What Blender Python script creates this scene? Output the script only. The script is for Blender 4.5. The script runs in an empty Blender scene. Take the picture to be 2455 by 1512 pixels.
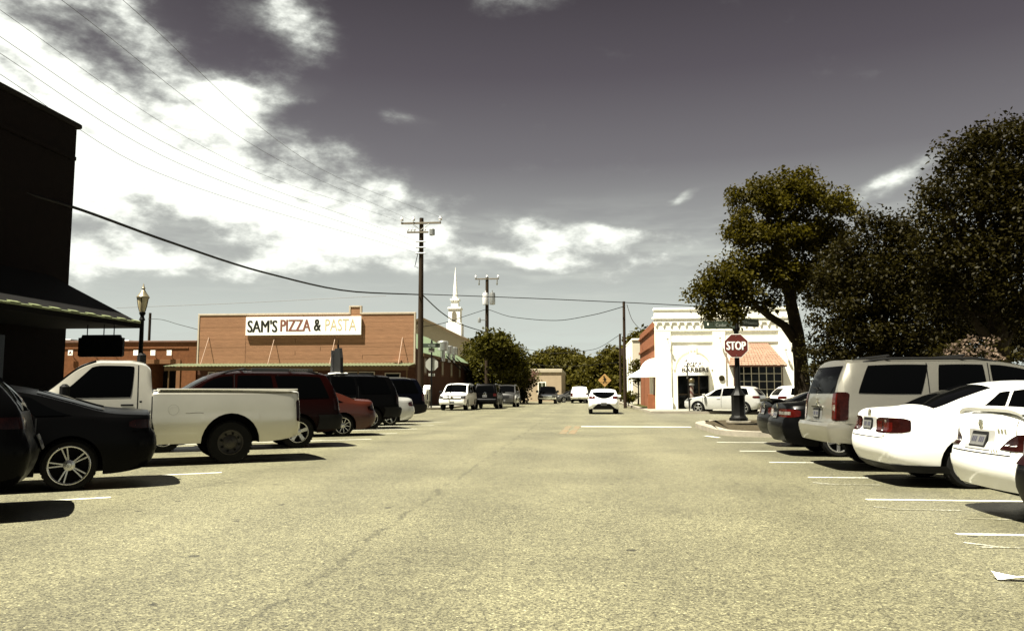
import bpy, bmesh, math, random
import numpy as np
from mathutils import Vector, Matrix
R = math.radians
random.seed(7)
S = bpy.context.scene
COL = S.collection

# ---------------------------------------------------------------- camera
FD, CXD, CYD = 1900.0, 1227.5, 756.0          # focal length and centre, in units of a 2455-wide picture
PITCH = math.atan(182 / 1900.0)
YAW = R(5.2)
EYE = Vector((0, 0, 1.3))
cam = bpy.data.cameras.new('camera')
cam.sensor_width = 36.0
cam.lens = 36.0 * FD / 2455.0
cam.clip_start = 0.1
cam.clip_end = 4000
camo = bpy.data.objects.new('camera', cam)
COL.objects.link(camo)
camo.location = EYE
camo.rotation_euler = (math.pi / 2 + PITCH, 0, YAW)
S.camera = camo

# ---------------------------------------------------------------- sun and sky
SUN_DIR = Vector((-0.36, -0.27, 1.0)).normalized()     # towards the sun: left, slightly behind, high
EXPOSURE = 2.0
sun = bpy.data.lights.new('sun', 'SUN')
sun.energy = 5.0
sun.angle = R(0.53)
sun.color = (1.0, 0.945, 0.80)
suno = bpy.data.objects.new('sun', sun)
COL.objects.link(suno)
suno.rotation_euler = (-SUN_DIR).to_track_quat('-Z', 'Y').to_euler()
suno.location = (-20, -10, 60)

S.view_settings.view_transform = 'Standard'
S.view_settings.look = 'None'
S.view_settings.exposure = EXPOSURE
S.view_settings.gamma = 1.0
S.view_settings.use_curve_mapping = False
S.cycles.use_denoising = True
S.cycles.max_bounces = 6
S.cycles.transparent_max_bounces = 8
S.cycles.sample_clamp_indirect = 4.0

W = bpy.data.worlds.new('World')
S.world = W
W.use_nodes = True
NT = W.node_tree
NT.nodes.clear()
def wn(t, **k):
    n = NT.nodes.new(t)
    for a, v in k.items():
        setattr(n, a, v)
    return n
def wl(a, b):
    NT.links.new(a, b)
def wmath(op, a, b=None, c=None, clamp=False):
    n = wn('ShaderNodeMath', operation=op, use_clamp=clamp)
    for i, v in enumerate((a, b, c)):
        if v is None:
            continue
        if isinstance(v, (int, float)):
            n.inputs[i].default_value = v
        else:
            wl(v, n.inputs[i])
    return n.outputs[0]
def wrange(v, a, b, c=0.0, d=1.0, smooth=True):
    n = wn('ShaderNodeMapRange')
    n.interpolation_type = 'SMOOTHSTEP' if smooth else 'LINEAR'
    wl(v, n.inputs[0])
    for i, x in enumerate((a, b, c, d)):
        n.inputs[1 + i].default_value = x
    return n.outputs[0]
def wmix(f, a, b):
    n = wn('ShaderNodeMix', data_type='RGBA')
    for s, v in ((0, f), (6, a), (7, b)):
        if isinstance(v, (int, float)):
            n.inputs[s].default_value = v
        elif isinstance(v, tuple):
            n.inputs[s].default_value = (*v, 1)
        else:
            wl(v, n.inputs[s])
    return n.outputs[2]
def wnoise(vec, scale, detail=6, rough=0.55, dist=0.0):
    n = wn('ShaderNodeTexNoise')
    wl(vec, n.inputs['Vector'])
    n.inputs['Scale'].default_value = scale
    n.inputs['Detail'].default_value = detail
    n.inputs['Roughness'].default_value = rough
    n.inputs['Distortion'].default_value = dist
    return n.outputs['Fac']

tc = wn('ShaderNodeTexCoord')
sep = wn('ShaderNodeSeparateXYZ')
wl(tc.outputs['Generated'], sep.inputs[0])
el = wmath('MULTIPLY', wmath('ARCSINE', sep.outputs[2]), 180 / math.pi)
az = wmath('MULTIPLY', wmath('ARCTAN2', sep.outputs[0], sep.outputs[1]), 180 / math.pi)
sky = wn('ShaderNodeTexSky')
sky.sky_type = 'NISHITA'
sky.sun_disc = False
sky.sun_elevation = math.asin(SUN_DIR.z)
sky.sun_rotation = math.atan2(SUN_DIR.x, SUN_DIR.y)
sky.air_density = 1.0
sky.dust_density = 2.0
bw = wn('ShaderNodeRGBToBW')
wl(sky.outputs[0], bw.inputs[0])
hs = wn('ShaderNodeHueSaturation')
hs.inputs['Saturation'].default_value = 0.06
wl(sky.outputs[0], hs.inputs['Color'])
# the filtered, contrasty air of this photograph: pale at the horizon, plum grey higher up
ramp = wn('ShaderNodeValToRGB')
wl(wrange(el, 0, 60, 0, 1, False), ramp.inputs[0])
cr = ramp.color_ramp
stops = [(0.0, (0.76, 0.83, 0.75)), (0.09, (0.60, 0.645, 0.59)), (0.17, (0.40, 0.415, 0.40)), (0.27, (0.172, 0.163, 0.176)),
         (0.37, (0.084, 0.071, 0.087)), (0.47, (0.038, 0.029, 0.039)), (0.7, (0.017, 0.013, 0.018)), (1.0, (0.011, 0.009, 0.012))]
while len(cr.elements) < len(stops):
    cr.elements.new(0.5)
for e, (p, c) in zip(cr.elements, stops):
    e.position = p
    e.color = (*c, 1)

SKY_K = 0.1                                             # background strength
GAIN = 1.0 / (SKY_K * 2 ** EXPOSURE)
def wscale(c, k):
    n = wn('ShaderNodeVectorMath', operation='SCALE')
    wl(c, n.inputs[0])
    if isinstance(k, (int, float)):
        n.inputs['Scale'].default_value = k
    else:
        wl(k, n.inputs['Scale'])
    return n.outputs[0]
base = wmix(0.06, wscale(ramp.outputs[0], GAIN), wscale(hs.outputs[0], 0.35))

def ray(xd, yd):
    u, v = (xd - CXD) / FD, (CYD - yd) / FD
    f = Vector((0, math.cos(PITCH), math.sin(PITCH)))
    up = Vector((0, -math.sin(PITCH), math.cos(PITCH)))
    d = f + u * Vector((1, 0, 0)) + v * up
    return Matrix.Rotation(YAW, 3, 'Z') @ d
def azel(xd, yd):
    d = ray(xd, yd).normalized()
    return math.degrees(math.atan2(d.x, d.y)), math.degrees(math.asin(d.z))

# clouds, laid out by bearing and height in the sky
comb = wn('ShaderNodeCombineXYZ')
wl(az, comb.inputs[0]); wl(el, comb.inputs[1])
flat = wn('ShaderNodeVectorMath', operation='MULTIPLY')
wl(comb.outputs[0], flat.inputs[0]); flat.inputs[1].default_value = (0.045, 0.085, 0)
rotm = wn('ShaderNodeMapping'); rotm.inputs['Rotation'].default_value = (0, 0, R(16))
wl(flat.outputs[0], rotm.inputs[0])
n1 = wnoise(rotm.outputs[0], 2.9, 6, 0.60, 0.0)
n2 = wnoise(rotm.outputs[0], 9.0, 4, 0.6, 0.0)
n3 = wnoise(flat.outputs[0], 1.1, 2, 0.5, 0.0)
wz = wn('ShaderNodeTexNoise'); wl(rotm.outputs[0], wz.inputs['Vector']); wz.inputs['Scale'].default_value = 2.6; wz.inputs['Detail'].default_value = 3
wsep = wn('ShaderNodeSeparateColor'); wl(wz.outputs['Color'], wsep.inputs[0])
azw = wmath('ADD', az, wmath('MULTIPLY', wmath('SUBTRACT', wsep.outputs[0], 0.5), 7.0))
elw = wmath('ADD', el, wmath('MULTIPLY', wmath('SUBTRACT', wsep.outputs[1], 0.5), 4.0))
blobs = [(450, 450, 11, 2.8, -10, .80), (740, 505, 9, 2.2, -14, .88), (930, 450, 6, 1.4, -16, .55), (330, 235, 6, 1.7, -6, .78), (70, 120, 6, 1.2, -28, .85),
         (578, 208, 1.7, 1.3, 0, 1.25), (385, 110, 4.2, 1.3, -32, .62), (300, 345, 5, 1.2, -20, .35), (715, 45, 1.8, 2.4, 35, .5),
         (1395, 566, 4.2, 1.2, -8, .82), (1190, 606, 6.2, .8, -8, .68), (1450, 640, 9, 1.0, 0, .4), (870, 590, 6, .9, 10, .5), (2150, 425, 3.0, .7, 18, .55), (1630, 462, 1.2, .25, 0, .6),
         (960, 290, 2.0, .45, -8, .35), (690, 215, 2.4, .8, 0, .35), (1560, 580, 3, .6, 0, .5), (260, 610, 10, 1.0, 0, .6), (90, 330, 5, 1.5, -20, .5),
         (-400, 300, 14, 5, -10, .8), (-900, 100, 14, 7, 10, .8), (300, -250, 12, 4, 20, .6), (1250, -10, 3, 1.0, 10, .4)]
dens = None
for (bx_, by_, ra, rb, rot, k) in blobs:
    a0, e0 = azel(bx_, by_)
    dx = wmath('SUBTRACT', azw, a0); dy = wmath('SUBTRACT', elw, e0)
    c, s_ = math.cos(R(rot)), math.sin(R(rot))
    p = wmath('ADD', wmath('MULTIPLY', dx, c / ra), wmath('MULTIPLY', dy, s_ / ra))
    q = wmath('ADD', wmath('MULTIPLY', dx, -s_ / rb), wmath('MULTIPLY', dy, c / rb))
    r2 = wmath('ADD', wmath('MULTIPLY', p, p), wmath('MULTIPLY', q, q))
    v = wmath('MULTIPLY', wmath('EXPONENT', wmath('MULTIPLY', r2, -0.9)), k)
    dens = v if dens is None else wmath('ADD', dens, v)
veil = wmath('MULTIPLY', wmath('MULTIPLY', wrange(n3, 0.48, 0.75), 0.25), wrange(az, 12, -5))
nk = wrange(dens, 0.0, 0.35, 0.30, 1.0)
shape = wmath('ADD', wmath('ADD', dens, veil), wmath('MULTIPLY', nk, wmath('ADD', wmath('MULTIPLY', wmath('SUBTRACT', n1, 0.5), 2.9), wmath('MULTIPLY', wmath('SUBTRACT', n2, 0.5), 1.0))))
cov = wrange(shape, 0.08, 0.98)
# thin streaks near the horizon
strk = wn('ShaderNodeVectorMath', operation='MULTIPLY'); wl(comb.outputs[0], strk.inputs[0]); strk.inputs[1].default_value = (0.05, 0.30, 0)
n4 = wnoise(strk.outputs[0], 1.9, 4, 0.6, 0.0)
low = wmath('MULTIPLY', wrange(n4, 0.42, 0.70), wmath('MULTIPLY', wrange(el, 15, 8), 1.0))
cov = wmath('MAXIMUM', cov, low)
thick = wrange(shape, 0.32, 1.02)
cloudcol = wmix(thick, (0.60 * GAIN, 0.63 * GAIN, 0.58 * GAIN), (1.15 * GAIN, 1.18 * GAIN, 1.08 * GAIN))
vf = wmath('MULTIPLY', wrange(dens, 0.02, 0.8), wrange(n1, 0.25, 0.75, 0.15, 0.85))
base = wmix(vf, base, (0.40 * GAIN, 0.405 * GAIN, 0.385 * GAIN))
final = wmix(cov, base, cloudcol)
below = wrange(el, -2, 0)
final = wmix(below, (0.2 * GAIN, 0.2 * GAIN, 0.16 * GAIN), final)
bg = wn('ShaderNodeBackground')
bg.inputs['Strength'].default_value = SKY_K
wl(final, bg.inputs['Color'])
W.cycles.sampling_method = 'MANUAL'
W.cycles.sample_map_resolution = 256
wo = wn('ShaderNodeOutputWorld')
wl(bg.outputs[0], wo.inputs[0])

# ---------------------------------------------------------------- positions
def G(xd, yd, z=0.0):
    d = ray(xd, yd)
    return EYE + d * ((z - EYE.z) / d.z)
FWD = Matrix.Rotation(YAW, 3, 'Z') @ Vector((0, 1, 0))
def A(xd, yd, depth):
    d = ray(xd, yd)
    return EYE + d * (depth / d.dot(FWD))

# ---------------------------------------------------------------- materials
MATS = {}
# the picture is exposed for the shade, so pale paint burns out; everything else keeps a modest albedo
PALE_ONES = {'white_paint': 1, 'silver_white_paint': .9, 'silver_paint': .9, 'white_stucco': 1, 'sign_white': 1, 'white_canvas': 1, 'steeple_white': 1, 'porcelain': 1, 'chrome': 1,
             'wheel_alloy': .8, 'galvanised': .7, 'plate_white': .16, 'road_paint': .9, 'paper': 1, 'muntin_cream': .8, 'annex_beige': .7, 'lantern_glass': .8, 'clear_lens': .8, 'tail_lens': .6, 'sign_back': .8,
             'bleached_lettering': 1}
def mat(name, col, rough=0.6, metal=0.0, var=0.12, scale=3.0, bump=0.0, bscale=40.0, coat=0.0, spec=0.5, emit=None, var2=0.0, streak=None):
    if name in MATS:
        return MATS[name]
    if rough > .7 or max(col) < .03: spec = min(spec, .12)
    col = [c * PALE_ONES.get(name, .55) for c in col]
    m = bpy.data.materials.new(name)
    m.use_nodes = True
    nt = m.node_tree
    b = nt.nodes['Principled BSDF']
    b.inputs['Roughness'].default_value = rough
    b.inputs['Metallic'].default_value = metal
    b.inputs['Coat Weight'].default_value = coat
    b.inputs['Coat Roughness'].default_value = 0.04
    b.inputs['Specular IOR Level'].default_value = spec
    tcn = nt.nodes.new('ShaderNodeTexCoord')
    vec = tcn.outputs['Object']
    if streak:
        mp = nt.nodes.new('ShaderNodeMapping')
        mp.inputs['Scale'].default_value = streak
        nt.links.new(vec, mp.inputs[0])
        vec = mp.outputs[0]
    nz = nt.nodes.new('ShaderNodeTexNoise')
    nz.inputs['Scale'].default_value = scale
    nz.inputs['Detail'].default_value = 8
    nz.inputs['Roughness'].default_value = 0.65
    nt.links.new(vec, nz.inputs['Vector'])
    mr = nt.nodes.new('ShaderNodeMapRange')
    mr.inputs[1].default_value = 0.3; mr.inputs[2].default_value = 0.7
    nt.links.new(nz.outputs['Fac'], mr.inputs[0])
    mx = nt.nodes.new('ShaderNodeMix'); mx.data_type = 'RGBA'
    mx.inputs[6].default_value = (*[c * (1 - var) for c in col], 1)
    mx.inputs[7].default_value = (*[min(1, c * (1 + var)) for c in col], 1)
    nt.links.new(mr.outputs[0], mx.inputs[0])
    out = mx.outputs[2]
    if var2:
        oi = nt.nodes.new('ShaderNodeObjectInfo')
        m2 = nt.nodes.new('ShaderNodeMapRange')
        m2.inputs[3].default_value = 1 - var2; m2.inputs[4].default_value = 1 + var2
        nt.links.new(oi.outputs['Random'], m2.inputs[0])
        vm = nt.nodes.new('ShaderNodeVectorMath'); vm.operation = 'SCALE'
        nt.links.new(out, vm.inputs[0]); nt.links.new(m2.outputs[0], vm.inputs['Scale'])
        out = vm.outputs[0]
    nt.links.new(out, b.inputs['Base Color'])
    if bump:
        n2 = nt.nodes.new('ShaderNodeTexNoise')
        n2.inputs['Scale'].default_value = bscale; n2.inputs['Detail'].default_value = 6
        nt.links.new(tcn.outputs['Object'], n2.inputs['Vector'])
        bp = nt.nodes.new('ShaderNodeBump')
        bp.inputs['Strength'].default_value = bump; bp.inputs['Distance'].default_value = 0.02
        nt.links.new(n2.outputs['Fac'], bp.inputs['Height'])
        nt.links.new(bp.outputs[0], b.inputs['Normal'])
    if emit:
        b.inputs['Emission Color'].default_value = (*emit[0], 1)
        b.inputs['Emission Strength'].default_value = emit[1]
    MATS[name] = m
    return m

def asphalt():
    m = bpy.data.materials.new('asphalt'); m.use_nodes = True
    nt = m.node_tree; b = nt.nodes['Principled BSDF']
    L = nt.links.new
    tcn = nt.nodes.new('ShaderNodeTexCoord'); P = tcn.outputs['Object']
    def noise(sc, det, ro=0.6, vec=P):
        n = nt.nodes.new('ShaderNodeTexNoise'); n.inputs['Scale'].default_value = sc; n.inputs['Detail'].default_value = det; n.inputs['Roughness'].default_value = ro
        L(vec, n.inputs['Vector']); return n.outputs['Fac']
    def rng(v, a, bb, c=0, d=1):
        n = nt.nodes.new('ShaderNodeMapRange'); n.interpolation_type = 'SMOOTHSTEP'; L(v, n.inputs[0])
        for i, x in enumerate((a, bb, c, d)): n.inputs[1 + i].default_value = x
        return n.outputs[0]
    def mth(op, a, bb=None):
        n = nt.nodes.new('ShaderNodeMath'); n.operation = op
        for i, v in enumerate((a, bb)):
            if v is None: continue
            if isinstance(v, (int, float)): n.inputs[i].default_value = v
            else: L(v, n.inputs[i])
        return n.outputs[0]
    vor = nt.nodes.new('ShaderNodeTexVoronoi'); vor.inputs['Scale'].default_value = 88; L(P, vor.inputs['Vector'])
    sp = nt.nodes.new('ShaderNodeSeparateColor'); L(vor.outputs['Color'], sp.inputs[0])
    fine = rng(sp.outputs[0], 0, 1, 0.46, 1.54)
    fleck = rng(sp.outputs[1], 0.93, 0.97, 1.0, 1.8)
    dark = rng(sp.outputs[2], 0.90, 0.96, 1.0, 0.36)
    mid = mth('MULTIPLY', rng(noise(9, 8, 0.7), 0.3, 0.7, 0.80, 1.20), rng(noise(34, 4, 0.6), 0.3, 0.7, 0.80, 1.20))
    big = rng(noise(0.35, 5), 0.3, 0.7, 0.80, 1.16)
    k = mth('MULTIPLY', mth('MULTIPLY', mth('MULTIPLY', fine, fleck), dark), mth('MULTIPLY', mid, big))
    # oil and gum spots
    v2 = nt.nodes.new('ShaderNodeTexVoronoi'); v2.inputs['Scale'].default_value = 2.3; L(P, v2.inputs['Vector'])
    s2 = nt.nodes.new('ShaderNodeSeparateColor'); L(v2.outputs['Color'], s2.inputs[0])
    rad = mth('MULTIPLY', rng(s2.outputs[0], 0.45, 1.0), 0.12)
    dd = mth('ADD', v2.outputs['Distance'], mth('MULTIPLY', mth('SUBTRACT', noise(14, 4), 0.5), 0.12))
    spot = rng(mth('SUBTRACT', dd, rad), -0.012, 0.012, 0.30, 1.0)
    k = mth('MULTIPLY', k, spot)
    # paving joints along the street
    sx = nt.nodes.new('ShaderNodeSeparateXYZ'); L(P, sx.inputs[0])
    for xj, wdt in ((-1.9, 0.055), (2.9, 0.03), (-5.3, 0.03)):
        wv = mth('MULTIPLY', mth('SUBTRACT', noise(0.9, 8, 0.7), 0.5), 0.55)
        dist = mth('ABSOLUTE', mth('SUBTRACT', mth('ADD', sx.outputs[0], wv), xj))
        jn = rng(dist, 0.01, wdt, 0.62 if wdt > 0.04 else 0.8, 1.0)
        brk = rng(noise(1.6, 3), 0.42, 0.52)
        jn = mth('ADD', mth('MULTIPLY', jn, brk), mth('SUBTRACT', 1.0, brk))
        k = mth('MULTIPLY', k, jn)
    # worn wheel tracks and drips of oil down the stalls
    tr = mth('SINE', mth('MULTIPLY', mth('ADD', sx.outputs[0], mth('MULTIPLY', noise(0.25, 4), 1.6)), 3.4))
    k = mth('MULTIPLY', k, rng(tr, -1, 1, 0.94, 1.06))
    oil = rng(noise(0.9, 6, 0.7), 0.60, 0.74, 1.0, 0.66)
    side = rng(mth('ABSOLUTE', mth('ADD', sx.outputs[0], 0.9)), 4.6, 6.0)
    k = mth('MULTIPLY', k, mth('ADD', mth('MULTIPLY', oil, side), mth('SUBTRACT', 1.0, side)))
    patch = rng(noise(0.16, 9, 0.75), 0.56, 0.60, 1.0, 0.88)
    k = mth('MULTIPLY', k, patch)
    # hairline cracks
    v3 = nt.nodes.new('ShaderNodeTexVoronoi'); v3.feature = 'DISTANCE_TO_EDGE'; v3.inputs['Scale'].default_value = 0.33
    wr = nt.nodes.new('ShaderNodeTexNoise'); wr.inputs['Scale'].default_value = 1.2; wr.inputs['Detail'].default_value = 8; L(P, wr.inputs['Vector'])
    vadd = nt.nodes.new('ShaderNodeVectorMath'); vadd.operation = 'MULTIPLY_ADD'; L(wr.outputs['Color'], vadd.inputs[0]); vadd.inputs[1].default_value = (1.1, 1.1, 0); L(P, vadd.inputs[2])
    L(vadd.outputs[0], v3.inputs['Vector'])
    crk = rng(v3.outputs['Distance'], 0.001, 0.006, 0.55, 1.0)
    cm = rng(noise(0.23, 4), 0.50, 0.62)
    k = mth('MULTIPLY', k, mth('ADD', mth('MULTIPLY', crk, cm), mth('SUBTRACT', 1.0, cm)))
    # the paving left of the joint is a little paler
    k = mth('MULTIPLY', k, rng(mth('ADD', sx.outputs[0], mth('MULTIPLY', noise(0.7, 6), 1.2)), 3.2, 4.4, 1.0, 0.76))
    vm = nt.nodes.new('ShaderNodeVectorMath'); vm.operation = 'SCALE'
    vm.inputs[0].default_value = (0.107, 0.101, 0.058); L(k, vm.inputs['Scale'])
    L(vm.outputs[0], b.inputs['Base Color'])
    b.inputs['Roughness'].default_value = 0.5
    b.inputs['Specular IOR Level'].default_value = 0.75
    bp = nt.nodes.new('ShaderNodeBump'); bp.inputs['Strength'].default_value = 0.5; bp.inputs['Distance'].default_value = 0.006
    L(vor.outputs['Distance'], bp.inputs['Height']); L(bp.outputs[0], b.inputs['Normal'])
    return m

def worn_paint(name, col, wear):
    m = bpy.data.materials.new(name); m.use_nodes = True
    nt = m.node_tree; bs = nt.nodes['Principled BSDF']; L = nt.links.new
    tcn = nt.nodes.new('ShaderNodeTexCoord')
    n = nt.nodes.new('ShaderNodeTexNoise'); n.inputs['Scale'].default_value = 28; n.inputs['Detail'].default_value = 8; n.inputs['Roughness'].default_value = .75
    n2 = nt.nodes.new('ShaderNodeTexNoise'); n2.inputs['Scale'].default_value = 1.3; n2.inputs['Detail'].default_value = 3
    L(tcn.outputs['Object'], n.inputs['Vector']); L(tcn.outputs['Object'], n2.inputs['Vector'])
    ad = nt.nodes.new('ShaderNodeMath'); ad.operation = 'MULTIPLY_ADD'; ad.inputs[1].default_value = .6; L(n2.outputs['Fac'], ad.inputs[0]); L(n.outputs['Fac'], ad.inputs[2])
    mr = nt.nodes.new('ShaderNodeMapRange'); mr.inputs[1].default_value = wear - .05; mr.inputs[2].default_value = wear + .10; L(ad.outputs[0], mr.inputs[0])
    mx = nt.nodes.new('ShaderNodeMix'); mx.data_type = 'RGBA'; mx.inputs[6].default_value = (0.105, 0.099, 0.06, 1); mx.inputs[7].default_value = (*col, 1)
    L(mr.outputs[0], mx.inputs[0]); L(mx.outputs[2], bs.inputs['Base Color']); bs.inputs['Roughness'].default_value = .75
    return m

def leafmat(name, col, trans=0.35):
    m = bpy.data.materials.new(name); m.use_nodes = True
    nt = m.node_tree; b = nt.nodes['Principled BSDF']; L = nt.links.new
    g = nt.nodes.new('ShaderNodeNewGeometry')
    n = nt.nodes.new('ShaderNodeTexNoise'); n.inputs['Scale'].default_value = 0.9; n.inputs['Detail'].default_value = 3
    L(g.outputs['Position'], n.inputs['Vector'])
    mr = nt.nodes.new('ShaderNodeMapRange'); mr.inputs[1].default_value = 0.3; mr.inputs[2].default_value = 0.7
    L(n.outputs['Fac'], mr.inputs[0])
    ri = nt.nodes.new('ShaderNodeMath'); ri.operation = 'MULTIPLY_ADD'; ri.inputs[1].default_value = 0.5; 
    L(g.outputs['Random Per Island'], ri.inputs[0]); 
    hf = nt.nodes.new('ShaderNodeMath'); hf.operation = 'MULTIPLY'; hf.inputs[1].default_value = 0.5; L(mr.outputs[0], hf.inputs[0]); L(hf.outputs[0], ri.inputs[2])
    mx = nt.nodes.new('ShaderNodeMix'); mx.data_type = 'RGBA'
    mx.inputs[6].default_value = (*[c * 0.55 for c in col], 1); mx.inputs[7].default_value = (*[c * 1.5 for c in col], 1)
    L(ri.outputs[0], mx.inputs[0]); L(mx.outputs[2], b.inputs['Base Color'])
    b.inputs['Roughness'].default_value = 0.5; b.inputs['Specular IOR Level'].default_value = 0.06
    tr = nt.nodes.new('ShaderNodeBsdfTranslucent'); L(mx.outputs[2], tr.inputs[0])
    ms = nt.nodes.new('ShaderNodeMixShader'); ms.inputs[0].default_value = trans
    L(b.outputs[0], ms.inputs[1]); L(tr.outputs[0], ms.inputs[2])
    L(ms.outputs[0], nt.nodes['Material Output'].inputs[0])
    return m

# ---------------------------------------------------------------- mesh helpers
class MB:
    def __init__(s):
        s.v = []; s.f = []
    def add(s, vs, fs):
        o = len(s.v)
        s.v += [tuple(p) for p in vs]
        s.f += [tuple(o + i for i in f) for f in fs]
        return s
    def box(s, x0, x1, y0, y1, z0, z1, M=None):
        vs = [Vector((x, y, z)) for z in (z0, z1) for y in (y0, y1) for x in (x0, x1)]
        if M is not None: vs = [M @ v for v in vs]
        return s.add(vs, [(0, 2, 3, 1), (4, 5, 7, 6), (0, 1, 5, 4), (2, 6, 7, 3), (0, 4, 6, 2), (1, 3, 7, 5)])
    def bbox(s, x0, x1, y0, y1, z0, z1, b=0.01, M=None):
        """box with chamfered vertical and horizontal edges"""
        b = min(b, abs(x1 - x0) * 0.4, abs(y1 - y0) * 0.4, abs(z1 - z0) * 0.4)
        vs = []; fs = []
        rings = [(z0, b), (z0 + b, 0), (z1 - b, 0), (z1, b)]
        for z, i in rings:
            X0, X1, Y0, Y1 = x0 + i, x1 - i, y0 + i, y1 - i
            c = b
            vs += [(X0 + c, Y0, z), (X1 - c, Y0, z), (X1, Y0 + c, z), (X1, Y1 - c, z), (X1 - c, Y1, z), (X0 + c, Y1, z), (X0, Y1 - c, z), (X0, Y0 + c, z)]
        for r in range(3):
            for k in range(8):
                a = r * 8 + k; bb = r * 8 + (k + 1) % 8
                fs.append((a, bb, bb + 8, a + 8))
        fs.append(tuple(reversed(range(8)))); fs.append(tuple(range(24, 32)))
        vs = [Vector(v) for v in vs]
        if M is not None: vs = [M @ v for v in vs]
        return s.add(vs, fs)
    def tube(s, path, rad, n=8, cap=True):
        path = [Vector(p) for p in path]
        if not isinstance(rad, (list, tuple)): rad = [rad] * len(path)
        vs = []; fs = []
        prev = None
        for i, p in enumerate(path):
            d = (path[min(i + 1, len(path) - 1)] - path[max(i - 1, 0)])
            if d.length < 1e-9: d = Vector((0, 0, 1))
            d.normalize()
            if prev is None:
                a = d.cross(Vector((0, 0, 1)) if abs(d.z) < 0.9 else Vector((1, 0, 0))).normalized()
            else:
                a = (prev - d * prev.dot(d)).normalized()
            prev = a
            b = d.cross(a)
            for k in range(n):
                t = 2 * math.pi * k / n
                vs.append(p + (a * math.cos(t) + b * math.sin(t)) * rad[i])
        for i in range(len(path) - 1):
            for k in range(n):
                q = (k + 1) % n
                fs.append((i * n + k, i * n + q, (i + 1) * n + q, (i + 1) * n + k))
        if cap:
            fs.append(tuple(reversed(range(n)))); fs.append(tuple((len(path) - 1) * n + k for k in range(n)))
        return s.add(vs, fs)
    def lathe(s, prof, n=16, M=None, a0=0.0, a1=2 * math.pi):
        """prof: (radius, height) about local z"""
        full = abs(a1 - a0 - 2 * math.pi) < 1e-6
        m = n if full else n + 1
        vs = []; fs = []
        for r, z in prof:
            for k in range(m):
                t = a0 + (a1 - a0) * k / n
                vs.append(Vector((r * math.cos(t), r * math.sin(t), z)))
        for i in range(len(prof) - 1):
            for k in range(n):
                q = (k + 1) % m
                fs.append((i * m + k, i * m + q, (i + 1) * m + q, (i + 1) * m + k))
        if M is not None: vs = [M @ v for v in vs]
        return s.add(vs, fs)
    def prism(s, poly, z0, z1, M=None):
        n = len(poly)
        vs = [Vector((x, y, z0)) for x, y in poly] + [Vector((x, y, z1)) for x, y in poly]
        if M is not None: vs = [M @ v for v in vs]
        fs = [tuple(reversed(range(n))), tuple(range(n, 2 * n))] + [(i, (i + 1) % n, n + (i + 1) % n, n + i) for i in range(n)]
        return s.add(vs, fs)
    def grid(s, fn, us, vs_, flip=False):
        P = [[fn(u, v) for v in vs_] for u in us]
        m = len(vs_)
        fs = []
        for i in range(len(us) - 1):
            for j in range(m - 1):
                q = (i * m + j, (i + 1) * m + j, (i + 1) * m + j + 1, i * m + j + 1)
                fs.append(tuple(reversed(q)) if flip else q)
        return s.add([p for r in P for p in r], fs)
    def build(s, name, material, parent=None, smooth=None, clean=False):
        me = bpy.data.meshes.new(name)
        me.from_pydata(s.v, [], s.f)
        me.validate()
        if clean:
            bm = bmesh.new(); bm.from_mesh(me)
            bmesh.ops.remove_doubles(bm, verts=bm.verts, dist=1e-4)
            bmesh.ops.dissolve_degenerate(bm, dist=1e-5, edges=bm.edges)
            bmesh.ops.recalc_face_normals(bm, faces=bm.faces)
            bm.to_mesh(me); bm.free()
        else:
            bm = bmesh.new(); bm.from_mesh(me); bmesh.ops.recalc_face_normals(bm, faces=bm.faces); bm.to_mesh(me); bm.free()
        if smooth is not None:
            me.shade_smooth()
            me.set_sharp_from_angle(angle=R(smooth))
        me.materials.append(material)
        o = bpy.data.objects.new(name, me)
        COL.objects.link(o)
        if parent is not None: o.parent = parent
        return o

def tag(o, label=None, cat=None, group=None, kind=None):
    if label: o['label'] = label
    if cat: o['category'] = cat
    if group: o['group'] = group
    if kind: o['kind'] = kind
    return o
def thing(name, label, cat, loc=(0, 0, 0), rz=0.0, group=None):
    o = bpy.data.objects.new(name, None)
    o.empty_display_size = 0.2
    COL.objects.link(o)
    o.location = loc; o.rotation_euler = (0, 0, rz)
    return tag(o, label, cat, group)

def text(name, body, size, M, material, parent, extrude=0.004, sx=1.0, shear=0.0, align='CENTER', bold=0.0, spacing=1.0):
    cu = bpy.data.curves.new(name, 'FONT')
    cu.body = body; cu.size = size; cu.extrude = extrude; cu.align_x = align; cu.align_y = 'CENTER'
    cu.shear = shear; cu.offset = bold; cu.resolution_u = 3; cu.space_character = spacing
    t = bpy.data.objects.new(name + '_tmp', cu)
    COL.objects.link(t)
    dg = bpy.context.evaluated_depsgraph_get(); dg.update()
    me = bpy.data.meshes.new_from_object(t.evaluated_get(dg))
    bpy.data.objects.remove(t); bpy.data.curves.remove(cu)
    me.transform(M @ Matrix.Diagonal((sx, 1, 1, 1)))
    me.materials.clear(); me.materials.append(material)
    o = bpy.data.objects.new(name, me); COL.objects.link(o); o.parent = parent
    return o
def embolden(o, dx, dy=.0012, axis=0):
    """thicken thin lettering by stacking shifted copies, each a hair further out"""
    me = o.data; bm = bmesh.new(); bm.from_mesh(me)
    geo = list(bm.verts) + list(bm.edges) + list(bm.faces)
    for k, f in enumerate((-1, -.5, .5, 1)):
        r = bmesh.ops.duplicate(bm, geom=geo)
        vs = [v for v in r['geom'] if isinstance(v, bmesh.types.BMVert)]
        bmesh.ops.translate(bm, verts=vs, vec=(dx * f, -dy * (k + 1), 0))
    bm.to_mesh(me); bm.free()
    return o
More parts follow.
